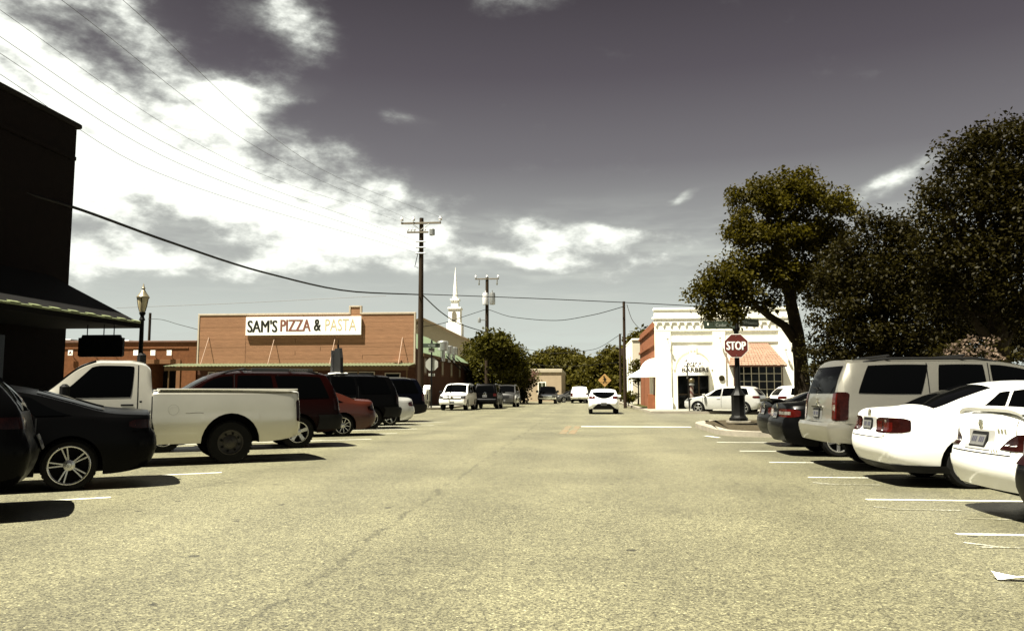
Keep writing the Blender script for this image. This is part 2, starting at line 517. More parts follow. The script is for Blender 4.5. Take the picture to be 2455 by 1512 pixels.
def face_m(x, y, z):
    """text plane standing upright, facing -y"""
    return Matrix.Translation((x, y, z)) @ Matrix.Rotation(math.pi / 2, 4, 'X')

# ---------------------------------------------------------------- vehicles
def pch(pts):
    pts = sorted(pts)
    x = [p[0] for p in pts]; y = [p[1] for p in pts]; n = len(x)
    h = [x[i + 1] - x[i] for i in range(n - 1)]; d = [(y[i + 1] - y[i]) / h[i] for i in range(n - 1)]
    m = [d[0]] + [0.0 if d[i - 1] * d[i] <= 0 else 2 * d[i - 1] * d[i] / (d[i - 1] + d[i]) for i in range(1, n - 1)] + [d[-1]]
    def f(t):
        if t <= x[0]: return y[0]
        if t >= x[-1]: return y[-1]
        i = 0
        while t > x[i + 1]: i += 1
        s = (t - x[i]) / h[i]
        return (y[i] * (1 + 2 * s) * (1 - s) ** 2 + m[i] * h[i] * s * (1 - s) ** 2 + y[i + 1] * s * s * (3 - 2 * s) + m[i + 1] * h[i] * s * s * (s - 1))
    return f

GLASS = mat('car_glass', (0.002, 0.0022, 0.0025), 0.04, 0, 0.0, spec=0.02)
GLASS.node_tree.nodes['Principled BSDF'].inputs['IOR'].default_value = 1.3
RUBBER = mat('tyre_rubber', (0.012, 0.012, 0.011), 0.85, 0, 0.25, 12)
BLACKP = mat('black_plastic', (0.012, 0.012, 0.012), 0.55, 0, 0.2, 8)
UNDER = mat('underbody', (0.006, 0.006, 0.006), 0.95, 0, 0.2, 5)
ALLOY = mat('wheel_alloy', (0.55, 0.55, 0.52), 0.25, 0.85, 0.1, 6)
ALLOYD = mat('dark_steel_wheel', (0.05, 0.045, 0.035), 0.45, 0.5, 0.3, 9)
CHROME = mat('chrome', (0.75, 0.75, 0.72), 0.08, 1.0, 0.03, 3)
REDL = mat('tail_lens', (0.055, 0.0045, 0.003), 0.12, 0, 0.5, 16, coat=0.15, spec=.2)
REDD = mat('dark_tail_lens', (0.018, 0.004, 0.003), 0.1, 0, 0.4, 14, coat=0.1, spec=.15)
CLEARL = mat('clear_lens', (0.20, 0.19, 0.16), 0.12, 0.3, 0.7, 24, coat=0.2)
HEADL = mat('headlamp_lens', (0.16, 0.16, 0.15), 0.06, 0.5, 0.5, 18, coat=0.6)
PLATE = mat('plate_white', (0.62, 0.62, 0.58), 0.5, 0, 0.15, 20)
PLATED = mat('plate_print', (0.05, 0.05, 0.08), 0.6, 0, 0.2, 20)
SEAM = mat('panel_gap', (0.01, 0.01, 0.01), 0.9, 0, 0.0)
def paint(name, col, metal=0.0, rough=0.32, coat=0.6, var=0.05):
    return mat(name, col, rough, metal, var, 1.3, coat=coat, spec=0.4 if coat > .2 else .04)
WHITE = paint('white_paint', (0.78, 0.78, 0.74))
WHITE2 = paint('silver_white_paint', (0.52, 0.505, 0.43), 0.65, 0.38)
GOLDP = paint('champagne_paint', (0.43, 0.415, 0.35), 0.7, 0.36)
SILVER = paint('silver_paint', (0.52, 0.52, 0.49), 0.45, 0.35)
BLACK = paint('black_paint', (0.0028, 0.0028, 0.003), 0.0, 0.3, 0.02)
NAVY = paint('navy_paint', (0.003, 0.0035, 0.007), 0.0, 0.3, 0.02)
MAROON = paint('maroon_paint', (0.011, 0.0015, 0.001), 0.0, 0.35, 0.05)
ORANGE = paint('copper_red_paint', (0.078, 0.015, 0.006), 0.05, 0.35, 0.25)
GREY = paint('grey_paint', (0.10, 0.10, 0.095), 0.4, 0.3, 0.8)

_wheels = {}
def wheel_meshes(r, rr, style, w):
    key = (r, rr, style, w)
    if key in _wheels: return _wheels[key]
    M = Matrix.Rotation(-math.pi / 2, 4, 'X')          # lathe axis z -> +y (outside of the wheel)
    h = w / 2
    t = MB().lathe([(rr, -h + .02), (rr + .01, -h), (r - .03, -h), (r - .006, -h + .03), (r, -h + .06), (r, h - .06), (r - .006, h - .03), (r - .03, h), (rr + .012, h), (rr, h - .02)], 36, M)
    for k in range(36):                                  # tread blocks
        a = 2 * math.pi * k / 36
        c, s = math.cos(a), math.sin(a)
        t.box(-.018, .018, -h + .035, h - .035, r - .004, r + .005, Matrix.Rotation(a, 4, 'Y'))
    b = MB().lathe([(0.001, h - .09), (rr * .5, h - .09), (rr - .02, h - .07), (rr, h - .02), (rr, -h + .03), (rr * .55, -h + .05), (0.001, -h + .05)], 28, M)
    q = MB().lathe([(rr - .022, h - .05), (rr - .016, h - .004), (rr - .002, h + .002), (rr + .008, h - .004), (rr + .006, h - .02)], 36, M)
    def spoke(a, w0, w1, r0=.04, r1=None):
        r1 = r1 or rr - .012
        m = Matrix.Rotation(a, 4, 'Y')
        vs = []
        for (rd, wd, yo) in ((r0, w0, h - .022), ((r0 + r1) * .55, (w0 + w1) * .45, h - .016), (r1, w1, h - .012)):
            for sx, yy in ((-1, yo - .035), (-.7, yo), (.7, yo), (1, yo - .035)):
                vs.append(m @ Vector((sx * wd, yy, rd)))
        q.add(vs, [(i * 4 + k, i * 4 + k + 1, i * 4 + k + 5, i * 4 + k + 4) for i in range(2) for k in range(3)])
    if style == 'double':
        for k in range(5):
            a = 2 * math.pi * k / 5 + .3
            spoke(a - .14, .014, .013); spoke(a + .14, .014, .013)
    elif style == 'five':
        for k in range(5): spoke(2 * math.pi * k / 5, .045, .03)
    elif style == 'fat':
        for k in range(5): spoke(2 * math.pi * k / 5 + .5, .05, .062)
    elif style == 'multi':
        for k in range(10): spoke(2 * math.pi * k / 10, .017, .014)
    else:
        q.lathe([(.001, h - .03), (rr * .42, h - .035), (rr * .62, h - .06), (rr - .02, h - .045)], 28, M)
        for k in range(8):
            a = 2 * math.pi * k / 8
            b.lathe([(.022, h - .03), (.022, h - .026), (.001, h - .026)], 10, Matrix.Rotation(a, 4, 'Y') @ Matrix.Translation((0, 0, rr * .72)) @ M)
    q.lathe([(.075, h - .05), (.07, h - .015), (.035, h - .006), (.03, h + .004), (.001, h + .006)], 16, M)
    out = []
    for mb, nm, mt, sm in ((b, 'wheel', UNDER, 40), (t, 'tyre', RUBBER, 35), (q, 'rim', ALLOYD if style == 'steel' else ALLOY, 40)):
        o = mb.build(nm, mt, None, sm)
        out.append((nm, o.data)); bpy.data.objects.remove(o)
    _wheels[key] = out
    return out

def make_car(name, label, cat, sp, loc, rz, group=None):
    root = thing(name, label, cat, loc, rz, group)
    g = sp.get
    wb, r, W, sill = sp['wb'], sp['r'], sp['W'], sp['sill']
    top, belt, rear, front = pch(sp['top']), pch(sp['belt']), pch(sp['rear']), pch(sp['front'])
    tum = g('tum', .28); bulge = g('bulge', .07); AR = g('arch', r + .07); rc = g('corner', .32); rk = g('rk', .20)
    xmin = min(p[1] for p in sp['rear']); xmax = max(p[1] for p in sp['front'])
    mid, half = (xmin + xmax) / 2, (xmax - xmin) / 2
    bed = g('bed')
    def plan(x): return 1 - g('taper', .05) * abs((x - mid) / half) ** 3
    def sect(x):
        zt = top(x); zb = min(belt(x), zt - .04)
        ze = zb + max((zt - zb) - .07, (zt - zb) * .4)
        ysh = W * plan(x) * .955
        ye = ysh - .03 - tum * (ze - zb)
        return zt, zb, ze, ysh, ye
    def Y(x, z):
        zt, zb, ze, ysh, ye = sect(x)
        if z <= zb:
            t = max(0, (z - sill) / (zb - sill))
            b = 1 - .055 * ((t - .45) / .45) ** 2 if t < .45 else 1 - .045 * ((t - .45) / .55) ** 2
            if t > .52 and g('crease'): b -= g('crease') * min(1, (t - .52) / .06) * (1 - (t - .52) / .48)
            return W * plan(x) * b
        t = min(1, (z - zb) / max(1e-6, ze - zb))
        return ysh - (ysh - ye) * (t ** 1.15 if ze - zb > .2 else t)
    def Rr(e):
        if e >= rc: return 1.0
        s = max(0, e) / rc
        return 1 - rk * (1 - math.sqrt(max(0, 1 - (1 - s) ** 2)))
    def fin(x, y, z):
        er, ef = x - rear(z), front(z) - x
        X = min(max(x, rear(z)), front(z))
        y *= Rr(er) * Rr(ef)
        k = 1 - min(1, (y / W) ** 2)
        X += -bulge * k * max(0, 1 - max(0, er) / .4) + bulge * k * max(0, 1 - max(0, ef) / .4)
        return X, y, z
    st = set(np.linspace(xmin, xmax, 46).round(4))
    for d in (0, .006, .02, .045, .08, .13, .2, .27, .34): st.add(xmin + d); st.add(xmax - d)
    for p in sp['top']:
        if xmin < p[0] < xmax: st.add(p[0])
    arches = (0.0, wb)
    for xa in arches:
        st = {s for s in st if not (abs(s - xa) < AR + .02)}
        for k in range(15): st.add(xa - AR * math.cos(math.pi * k / 14))
        st.add(xa - AR - .003); st.add(xa + AR + .003)
    st = sorted(st)
    def zbot(x):
        for xa in arches:
            if abs(x - xa) <= AR + 1e-6:
                return r * .97 + math.sqrt(max(0, AR * AR - (x - xa) ** 2)) * g('archsq', 1.0)
        return sill + g('sillup', .10) * max(0, (abs(x - mid) - half * .72) / (half * .28)) ** 2
    def secpts(x):
        zt, zb, ze, ysh, ye = sect(x)
        z0 = zbot(x)
        P = [(x, Y(x, z0) - .05, z0 + .005)]
        for i in range(10):
            z = z0 + (zb - z0) * i / 9
            P.append((x, Y(x, z), z))
        for i in range(1, 5):
            z = zb + (ze - zb) * i / 4
            P.append((x, Y(x, z), z))
        inbed = bed and bed[0] < x < bed[1]
        for j in range(1, 8):
            s = 1 - j / 7
            if inbed:
                if j == 1: P.append((x, ye - .05, zt))
                elif j == 2: P.append((x, ye - .07, zt - .02))
                else: P.append((x, (ye - .075) * (1 - (j - 3) / 4), .95))
            else:
                P.append((x, ye * s, ze + (zt - ze) * (1 - s ** 2.4)))
        return [fin(*p) for p in P]
    mb = MB()
    S_ = [secpts(x) for x in st]
    n = len(S_[0])
    for sd in (1, -1):
        vs = [(p[0], p[1] * sd, p[2]) for s in S_ for p in s]
        mb.add(vs, [(i * n + j, (i + 1) * n + j, (i + 1) * n + j + 1, i * n + j + 1) for i in range(len(S_) - 1) for j in range(n - 1)])
    for idx, lim, sg in ((0, rear, -1), (-1, front, 1)):          # ends
        s = S_[idx]
        xe = st[idx]
        rows = [p for p in s[1:-1]]
        def capf(i, k, rows=rows, lim=lim, sg=sg):
            x_, y_, z_ = rows[i]
            y = y_ * (1 - 2 * k / 10)
            return (lim(z_) + sg * bulge * (1 - min(1, (y / W) ** 2)), y, z_)
        mb.grid(capf, range(len(rows)), range(11))
    body = mb.build('body', sp['paint'], root, 32, clean=True)
    # underbody and wheel wells
    u = MB().box(xmin + .25, xmax - .25, -W * .62, W * .62, sill + .02, max(sill + .3, .55))
    u.box(AR + .02, wb - AR - .02, -W * .9, W * .9, sill + .02, sill + .2)
    u.box(xmin + .12, -AR - .02, -W * .78, W * .78, sill + .13, sill + .3)
    u.box(wb + AR + .02, xmax - .15, -W * .78, W * .78, sill + .1, sill + .3)
    for xa in arches:
        for sd in (1, -1):
            a = [math.pi * k / 12 for k in range(13)]
            u.grid(lambda t, y: (xa - (AR - .004) * math.cos(t), sd * y, r * .97 + (AR - .004) * math.sin(t) * g('archsq', 1.0)), a, (W * .60, W * .92))
            u.grid(lambda t, q: (xa - AR * q * math.cos(t), sd * W * .61, r * .97 + AR * 1.02 * g('archsq', 1.0) * q * math.sin(t)), a, (0, 1))
    u.build('underbody', UNDER, root)
    # wheels
    tw = g('tw', .22)
    yo = W * .955 - tw / 2
    ms = wheel_meshes(r, sp['rr'], g('wheel', 'five'), tw)
    for xa in arches:
        for sd in (1, -1):
            par = root
            for nm, me in ms:
                o = bpy.data.objects.new(nm, me); COL.objects.link(o); o.parent = par
                if par is root:
                    o.location = (xa, sd * yo, r)
                    o.rotation_euler = (0, random.uniform(0, 6), 0 if sd > 0 else math.pi)
                    par = o
    # side glass
    for k, (a0, a1, b0, b1) in enumerate(sp['side']):
        for sd in (1, -1):
            def f(s, t):
                tt = t * math.sqrt(1 - .05 * s ** 2 * 1.0); ss = s * math.sqrt(1 - .045 * t ** 4)
                ht = (tt + 1) / 2
                xa, xb = a0 + (a1 - a0) * ht, b0 + (b1 - b0) * ht
                x = (xa + xb) / 2 + ss * (xb - xa) / 2
                zt, zb, ze, ysh, ye = sect(x)
                zl = belt((a0 + b0) / 2 + s * (b0 - a0) / 2) + .03
                zh = max(ze - .045, zl + .005)
                z = zl + (zh - zl) * ht
                x2, y2, z2 = fin(x, Y(x, z) + .006, z)
                return (x2, y2 * sd, z2)
            MB().grid(f, np.linspace(-1, 1, 13), np.linspace(-1, 1, 9)).build('side_window', GLASS, root, 30)
    def topglass(nm, x0, x1, wf0=.9, wf1=.9):
        def f(s, t):
            x = x0 + (x1 - x0) * s
            zt, zb, ze, ysh, ye = sect(x)
            y = t * ye * (wf0 + (wf1 - wf0) * s) * math.sqrt(1 - .05 * (2 * s - 1) ** 2)
            q = abs(y) / ye
            z = ze + (zt - ze) * (1 - q ** 2.4)
            dz = (top(x + .01) - top(x - .01)) / .02
            nn = Vector((-dz, 0, 1)).normalized() * .008
            return (x + nn.x, y, z + nn.z)
        MB().grid(f, np.linspace(0, 1, 12), np.linspace(-1, 1, 13)).build(nm, GLASS, root, 30)
    if g('ws'): topglass('windshield', *sp['ws'])
    if g('bw'): topglass('rear_window', *sp['bw'])
    def RP(y, z, eps=0.0): return (rear(z) - bulge * (1 - min(1, (y / W) ** 2)) - eps, y, z)
    def FP(y, z, eps=0.0): return (front(z) + bulge * (1 - min(1, (y / W) ** 2)) + eps, y, z)
    def contour(q, z, end, eps):
        lim = rear if end < 0 else front
        if q >= 0:
            x = lim(z) - end * q
            x2, y2, z2 = fin(x, Y(x, z), z)
            s = min(1, q / .18)
            return (x2 + end * eps * (1 - s), y2 + eps * s, z)
        x2, yw, _ = fin(lim(z), Y(lim(z), z), z)
        y = yw + q
        return (lim(z) + end * (bulge * (1 - min(1, (y / W) ** 2)) + eps), y, z)
    def wrap(nm, q0, q1, z0, z1, mt, end=-1, eps=.006, sides=(1, -1), shape=None, par=None):
        out = []
        for sd in sides:
            def f(s, t):
                q = q0 + (q1 - q0) * s
                a, b = (z0, z1) if shape is None else shape(s, z0, z1)
                p = contour(q, a + (b - a) * t, end, eps)
                return (p[0], p[1] * sd, p[2])
            ss = sorted(set(list(np.linspace(0, 1, 15)) + [max(0, min(1, (-q0 + d) / (q1 - q0))) for d in (0, .004, .015, .03, .06)]))
            out.append(MB().grid(f, ss, np.linspace(0, 1, 7)).build(nm, mt, par or root, 30))
        return out
    def rearpatch(nm, y0, y1, z0, z1, mt, eps=.006, end=-1, shape=None, n=11):
        fn = RP if end < 0 else FP
        def f(s, t):
            a, b = (y0, y1)
            za, zb_ = (z0, z1) if shape is None else shape(s, z0, z1)
            z = za + (zb_ - za) * t
            return fn(a + (b - a) * s, z, eps)
        return MB().grid(f, np.linspace(0, 1, n), np.linspace(0, 1, 7)).build(nm, mt, root, 30)
    # SUV tailgate glass
    if g('tg'):
        z0, z1, wf = sp['tg']
        def f(s, t):
            z = z0 + (z1 - z0) * t
            yw = fin(rear(z), Y(rear(z), z), z)[1]
            return RP(s * yw * wf * math.sqrt(1 - .04 * (2 * t - 1) ** 4), z, .008)
        MB().grid(f, np.linspace(-1, 1, 13), np.linspace(0, 1, 7)).build('rear_window', GLASS, root, 30)
    for L_ in g('tail', []):
        objs = wrap('tail_light', *L_[:4], L_[4], -1, .008, shape=g('tailshape') or (lambda s, a, b: (a + .03 * abs(2 * s - 1) ** 5, b - .035 * abs(2 * s - 1) ** 5)))
        if len(L_) > 5:
            for o, sd in zip(objs, (1, -1)):
                q0, q1, z0, z1 = L_[:4]
                for (a, b, c, d, mm) in L_[5]:
                    wrap('lamp_cell', q0 + (q1 - q0) * a, q0 + (q1 - q0) * b, z0 + (z1 - z0) * c, z0 + (z1 - z0) * d, mm, -1, .012, (sd,), par=o)
    for L_ in g('head', []): wrap('headlight', *L_[:4], L_[4] if len(L_) > 4 else HEADL, 1, .008)
    if g('rbump'):
        z0, z1, mm, e = sp['rbump']
        qe = g('rbq', max(.05, -xmin - AR - .03))
        for o, sd in zip(wrap('rear_bumper', -W * .99, qe, z0, z1, mm, -1, e), (1, -1)):
            if e > .04:                                  # flat step on top of a bumper that stands proud
                def f(s, t):
                    p = contour(-W * .99 + (qe + W * .99) * s, z1, -1, .001 + (e - .001) * t); return (p[0], p[1] * sd, z1 - .002)
                MB().grid(f, np.linspace(0, 1, 40), (0, 1)).build('bumper_step', mm, o)
    if g('fbump'):
        z0, z1, mm, e = sp['fbump']
        wrap('front_bumper', -W * .99, max(.05, xmax - wb - AR - .03), z0, z1, mm, 1, e)
    if g('grille'):
        y, z0, z1, mm = sp['grille']
        rearpatch('grille', -y, y, z0, z1, mm, .01, 1)
        if g('bowtie'):
            zc = (z0 + z1) / 2
            rearpatch('grille_bar', -y, y, zc - .035, zc + .035, sp['paint'], .02, 1)
            mbt = MB(); x0 = FP(0, zc, .03)[0]
            mbt.box(x0, x0 + .01, -.09, .09, zc - .018, zc + .018); mbt.box(x0 + .001, x0 + .011, -.04, .04, zc - .032, zc + .032)
            mbt.build('emblem', mat('gold_emblem', (.45, .33, .06), .3, .6), root)
    if g('plate'):
        z = sp['plate']; dark = g('plate_dark')
        rearpatch('plate_recess', -.27, .27, z - .10, z + .10, g('recess_mat', sp['paint']), .004) if g('recess_mat') else None
        p0 = RP(0, z, .016); sl = (rear(z + .08) - rear(z - .08)) / .16
        M_ = Matrix.Translation(p0) @ Matrix.Rotation(math.atan(sl), 4, 'Y')
        pl = MB().bbox(-.012, .0, -.165, .165, -.085, .085, .004, M_).build('license_plate', BLACKP if dark else PLATE, root)
        pr = MB()
        if dark: pr.box(-.014, -.011, -.15, .15, -.07, .045, M_); pr.build('plate_face', PLATE, pl); pr = MB()
        for k in range(7):
            if k == 3: continue
            pr.bbox(-.0165, -.0135, -.125 + k * .037, -.1 + k * .037, -.035, .025, .004, M_)
        pr.build('plate_print', PLATED, pl)['kind'] = 'stuff'
    if g('fplate'):
        z = sp['fplate']; p0 = FP(0, z, .02)
        MB().bbox(p0[0], p0[0] + .012, -.16, .16, z - .08, z + .08, .004).build('license_plate', PLATE, root)
    if g('badge'):
        z, rad = sp['badge']; p0 = RP(0, z, .004)
        M_ = Matrix.Translation(p0) @ Matrix.Rotation(-math.pi / 2, 4, 'Y')
        MB().lathe([(rad, 0), (rad, .01), (rad * .82, .012), (rad * .8, .006), (.001, .006)], 20, M_).box(-rad * .7, rad * .7, -.008, .008, .004, .012, M_).build('emblem', CHROME, root, 30)
    for (y, z, w_, h_) in g('lettering', []):
        mbt = MB()
        for k in range(3):
            p0 = RP(y + k * w_ * .36, z, .006)
            mbt.box(p0[0] - .004, p0[0], p0[1], p0[1] + w_ * .24, z - h_ / 2, z + h_ / 2)
        mbt.build('badge', CHROME, root)
    if g('lid'):
        hw, z0, z1 = sp['lid']
        for (ya, yb, za, zb_) in ((-hw, hw, z0, z0 + .010), (-hw - .008, -hw, z0, z1), (hw, hw + .008, z0, z1)):
            rearpatch('boot_seam', ya, yb, za, zb_, g('lidmat', SEAM), .004, -1)
    # seams, handles, mirrors
    for (xs_, upper) in g('seams', []):
        for sd in (1, -1):
            zt, zb, ze, ysh, ye = sect(xs_)
            z1 = ze - .02 if upper else zb
            def f(s, t):
                z = sill + .12 + (z1 - sill - .12) * t
                x2, y2, z2 = fin(xs_ + (s - .5) * .017, Y(xs_, z) + .003, z)
                return (x2, y2 * sd, z2)
            MB().grid(f, (0, 1), np.linspace(0, 1, 14)).build('door_seam', SEAM, root)
    for (xh, dz) in g('handles', []):
        for sd in (1, -1):
            zb = belt(xh) - dz
            y = Y(xh, zb)
            M_ = Matrix.Translation((xh, sd * (y + .018), zb))
            MB().bbox(-.10, .10, -.014, .014, -.018, .018, .008, M_).build('door_handle', g('handle_mat', sp['paint']), root)
    if g('mirror'):
        xm = sp['mirror']
        for sd in (1, -1):
            zb = belt(xm); y = Y(xm, zb)
            MB().bbox(xm - .06, xm + .09, sd * y - (.0 if sd > 0 else .25) + (0.03 if sd > 0 else -.03), sd * y + (.25 if sd > 0 else 0) + (.03 if sd > 0 else -.03), zb + .02, zb + .02 + g('mirh', .17), .045).bbox(xm - .02, xm + .03, sd * y - .04, sd * y + .04, zb + .02, zb + .06, .01).build('wing_mirror', g('mirmat', sp['paint']), root, 40)
    if g('rails'):
        x0, x1, mm, hh = sp['rails']
        for sd in (1, -1):
            pts = []; 
            for k in range(13):
                x = x0 + (x1 - x0) * k / 12
                zt, zb, ze, ysh, ye = sect(x)
                e = min(1, min(k, 12 - k) / 1.5)
                pts.append((x, sd * (ye - .07), ze + .005 + hh * e))
            MB().tube(pts, .022, 8).build('roof_rail', mm, root, 40)
    if g('cross'):
        for x in sp['cross']:
            zt, zb, ze, ysh, ye = sect(x)
            MB().bbox(x - .03, x + .03, -ye + .06, ye - .06, zt + .015, zt + .055, .01).build('roof_cross_bar', BLACKP, root)
    if g('spoiler'):
        x0, x1, z = sp['spoiler']
        def f(s, t):
            x = x0 + (x1 - x0) * s
            return (x - .05 * (1 - t * t), t * W * .74, z + .03 * math.sin(math.pi * s) + .02 * (1 - s) - .05 * abs(t) ** 6)
        a = MB().grid(f, np.linspace(0, 1, 6), np.linspace(-1, 1, 15))
        a.grid(lambda s, t: (lambda p: (p[0] + .01, p[1], p[2] - .035 + .01 * s))(f(s, t)), np.linspace(0, 1, 6), np.linspace(-1, 1, 15))
        a.grid(lambda s, t: (lambda p: (p[0] + (.01 if s else 0), p[1], p[2] - .035 * s))(f(0, t)), (0, 1), np.linspace(-1, 1, 15))
        a.build('spoiler', sp['paint'], root, 35)
    root['_'] = 0; del root['_']
    return root, dict(Y=Y, RP=RP, FP=FP, sect=sect, fin=fin, belt=belt, rear=rear, wrap=wrap, rearpatch=rearpatch, yo=yo, body=body)

def sedan(**k):
    d = dict(wb=2.65, r=.32, rr=.225, W=.89, sill=.20,
             top=[(-1.05, 1.02), (-.93, 1.055), (-.45, 1.10), (.05, 1.28), (.5, 1.41), (1.05, 1.46), (1.55, 1.44), (1.9, 1.34), (2.55, 1.03), (2.75, .99), (3.3, .88), (3.55, .76), (3.65, .70)],
             belt=[(-1.05, .93), (0, .955), (1.2, .935), (2.4, .90), (3.2, .78), (3.65, .62)],
             rear=[(.2, -.80), (.32, -.94), (.55, -1.02), (.70, -1.0), (.78, -.94), (.95, -.92), (1.06, -.88), (1.3, -.8)],
             front=[(.2, 3.42), (.4, 3.56), (.58, 3.57), (.72, 3.48), (.9, 3.2)],
             ws=(1.72, 2.60), bw=(-.38, .42), side=[(-.02, .48, .42, .62), (.46, .66, 1.28, 1.22), (1.34, 1.28, 2.55, 1.75)],
             seams=[(.40, False), (1.31, True), (2.35, False)], handles=[(.55, .13), (1.5, .13)], mirror=2.25,
             tail=[(-.22, .20, .72, .90, REDL)], head=[(-.30, .22, .60, .72)], grille=(.35, .45, .62, BLACKP), plate=.82, fplate=.42, badge=(.97, .06), lid=(.60, .66, 1.02),
             paint=WHITE, wheel='five', corner=.38, rk=.24, archsq=1.0)
    d.update(k); return d
def suv(**k):
    d = dict(wb=2.9, r=.375, rr=.235, W=.97, sill=.34, tum=.20, corner=.24, rk=.13, taper=.035, bulge=.05,
             top=[(-1.15, 1.82), (-.7, 1.86), (.2, 1.89), (1.4, 1.89), (1.85, 1.83), (2.15, 1.71), (2.75, 1.27), (2.95, 1.20), (3.6, 1.13), (3.8, 1.06), (3.95, .95)],
             belt=[(-1.1, 1.20), (1, 1.19), (2.7, 1.15), (3.5, 1.02), (3.95, .85)],
             rear=[(.34, -.85), (.45, -1.05), (.72, -1.10), (.78, -1.02), (1.15, -.98), (1.5, -.86), (1.83, -.66), (1.95, -.6)],
             front=[(.34, 3.62), (.5, 3.80), (.75, 3.82), (.95, 3.78), (1.1, 3.66), (1.3, 3.5)],
             ws=(1.98, 2.78), tg=(1.22, 1.74, .90), side=[(-.72, -.50, .40, .55), (.55, .62, 1.38, 1.36), (1.48, 1.46, 2.72, 2.02)],
             seams=[(.47, True), (1.43, True), (2.5, False)], handles=[(.68, .12), (1.6, .12)], mirror=2.45,
             tail=[(-.10, .12, .85, 1.22, REDL)], head=[(-.32, .18, .80, 1.02)], grille=(.48, .78, 1.02, BLACKP), plate=.95, fplate=.55, badge=(1.12, .05),
             rbump=(.42, .76, BLACKP, .03), rails=(-.3, 1.5, BLACKP, .06), paint=BLACK, wheel='five', tw=.25)
    d.update(k); return d
def crossover(**k):
    d = dict(wb=2.69, r=.35, rr=.235, W=.90, sill=.27, tum=.28, corner=.36, rk=.22,
             top=[(-1.0, 1.48), (-.62, 1.54), (.3, 1.62), (1.1, 1.61), (1.5, 1.54), (2.45, 1.09), (2.65, 1.04), (3.3, .94), (3.55, .82), (3.65, .74)],
             belt=[(-.95, 1.14), (.3, 1.06), (1.4, 1.0), (2.4, .98), (3.2, .84), (3.65, .68)],
             rear=[(.27, -.62), (.4, -.84), (.68, -.92), (.82, -.86), (1.05, -.80), (1.3, -.62), (1.5, -.40), (1.6, -.3)],
             front=[(.27, 3.38), (.45, 3.55), (.68, 3.56), (.82, 3.45), (1.0, 3.2)],
             ws=(1.56, 2.52), tg=(1.10, 1.46, .84), side=[(-.30, -.18, .28, .38), (.38, .45, 1.25, 1.2), (1.32, 1.27, 2.45, 1.65)],
             seams=[(.33, True), (1.28, True), (2.4, False)], handles=[(.5, .11), (1.45, .11)], mirror=2.25,
             tail=[(-.12, .30, .92, 1.06, REDL)], head=[(-.2, .35, .74, .90)], grille=(.3, .6, .75, BLACKP), plate=.75, fplate=.5,
             paint=SILVER, wheel='five')
    d.update(k); return d
def pickup(**k):
    d = dict(wb=3.05, r=.385, rr=.22, W=.99, sill=.38, tum=.20, corner=.16, rk=.10, taper=.03, bulge=.03, arch=.51, archsq=1.05,
             top=[(-1.3, 1.33), (1.30, 1.33), (1.325, 1.33), (1.36, 1.74), (1.48, 1.83), (1.7, 1.86), (2.15, 1.86), (2.4, 1.78), (3.02, 1.28), (3.2, 1.20), (3.9, 1.10), (4.05, .95)],
             belt=[(-1.3, 1.26), (1.3, 1.26), (1.36, 1.17), (3.0, 1.16), (3.8, 1.02), (4.05, .9)],
             rear=[(.38, -.95), (.5, -1.22), (.8, -1.24), (1.3, -1.22), (1.36, -1.22)],
             front=[(.38, 3.75), (.55, 3.98), (.9, 3.98), (1.06, 3.9), (1.2, 3.7)],
             bed=(-1.10, 1.24), ws=(2.22, 3.06), side=[(1.66, 1.62, 3.0, 2.28)],
             seams=[(1.33, False), (1.56, True), (2.78, False)], handles=[(1.72, .10)], handle_mat=BLACKP, mirror=2.65, mirh=.24, mirmat=BLACKP,
             tail=[(-.06, .14, .72, 1.16, REDL)], head=[(-.35, .12, .78, 1.0)], grille=(.5, .75, 1.0, BLACKP), plate=.58, fplate=.5,
             paint=WHITE2, wheel='steel', tw=.25)
    d.update(k); return d
def grow(spec, dz=1.0, **k):
    """scale heights above the sill"""
    for key in ('top', 'belt'):
        spec[key] = [(x, .3 + (z - .3) * dz) for x, z in spec[key]]
    for key in ('rear', 'front'):
        spec[key] = [(.3 + (z - .3) * dz, x) for z, x in spec[key]]
    spec.update(k); return spec

def by_wheel(pt, rz, spec, sd):
    """root location (rear axle, on the ground) so that the rear wheel on side sd stands at pt"""
    y = sd * (spec['W'] * .955)
    return Vector((pt.x, pt.y, 0)) - Matrix.Rotation(rz, 3, 'Z') @ Vector((0, y, 0))

# ---------------------------------------------------------------- setting
def onY(xd, yd, ys):
    d = ray(xd, yd); return EYE + d * ((ys - EYE.y) / d.y)
def onX(xd, yd, xs):
    d = ray(xd, yd); return EYE + d * ((xs - EYE.x) / d.x)
ASPH = asphalt()
CONC = mat('concrete', (0.34, 0.33, 0.27), 0.85, 0, 0.18, 1.7, bump=0.3, bscale=60)
CONC2 = mat('curb_concrete', (0.42, 0.38, 0.30), 0.85, 0, 0.22, 2.5, bump=0.3, bscale=60)
MULCH = mat('mulch', (0.075, 0.06, 0.035), 0.95, 0, 0.5, 14, bump=1.0, bscale=50)
LINE = worn_paint('road_paint', (0.55, 0.55, 0.47), .66)
LINEO = worn_paint('worn_road_paint', (0.36, 0.36, 0.30), .83)
ORNG = worn_paint('orange_marking_paint', (0.15, 0.088, 0.04), .80)
DIRT = mat('dry_ground', (0.13, 0.12, 0.06), 0.95, 0, 0.4, 0.4)
GRASS = mat('lawn', (0.07, 0.075, 0.02), 0.95, 0, 0.4, 2.0, bump=0.8, bscale=20)

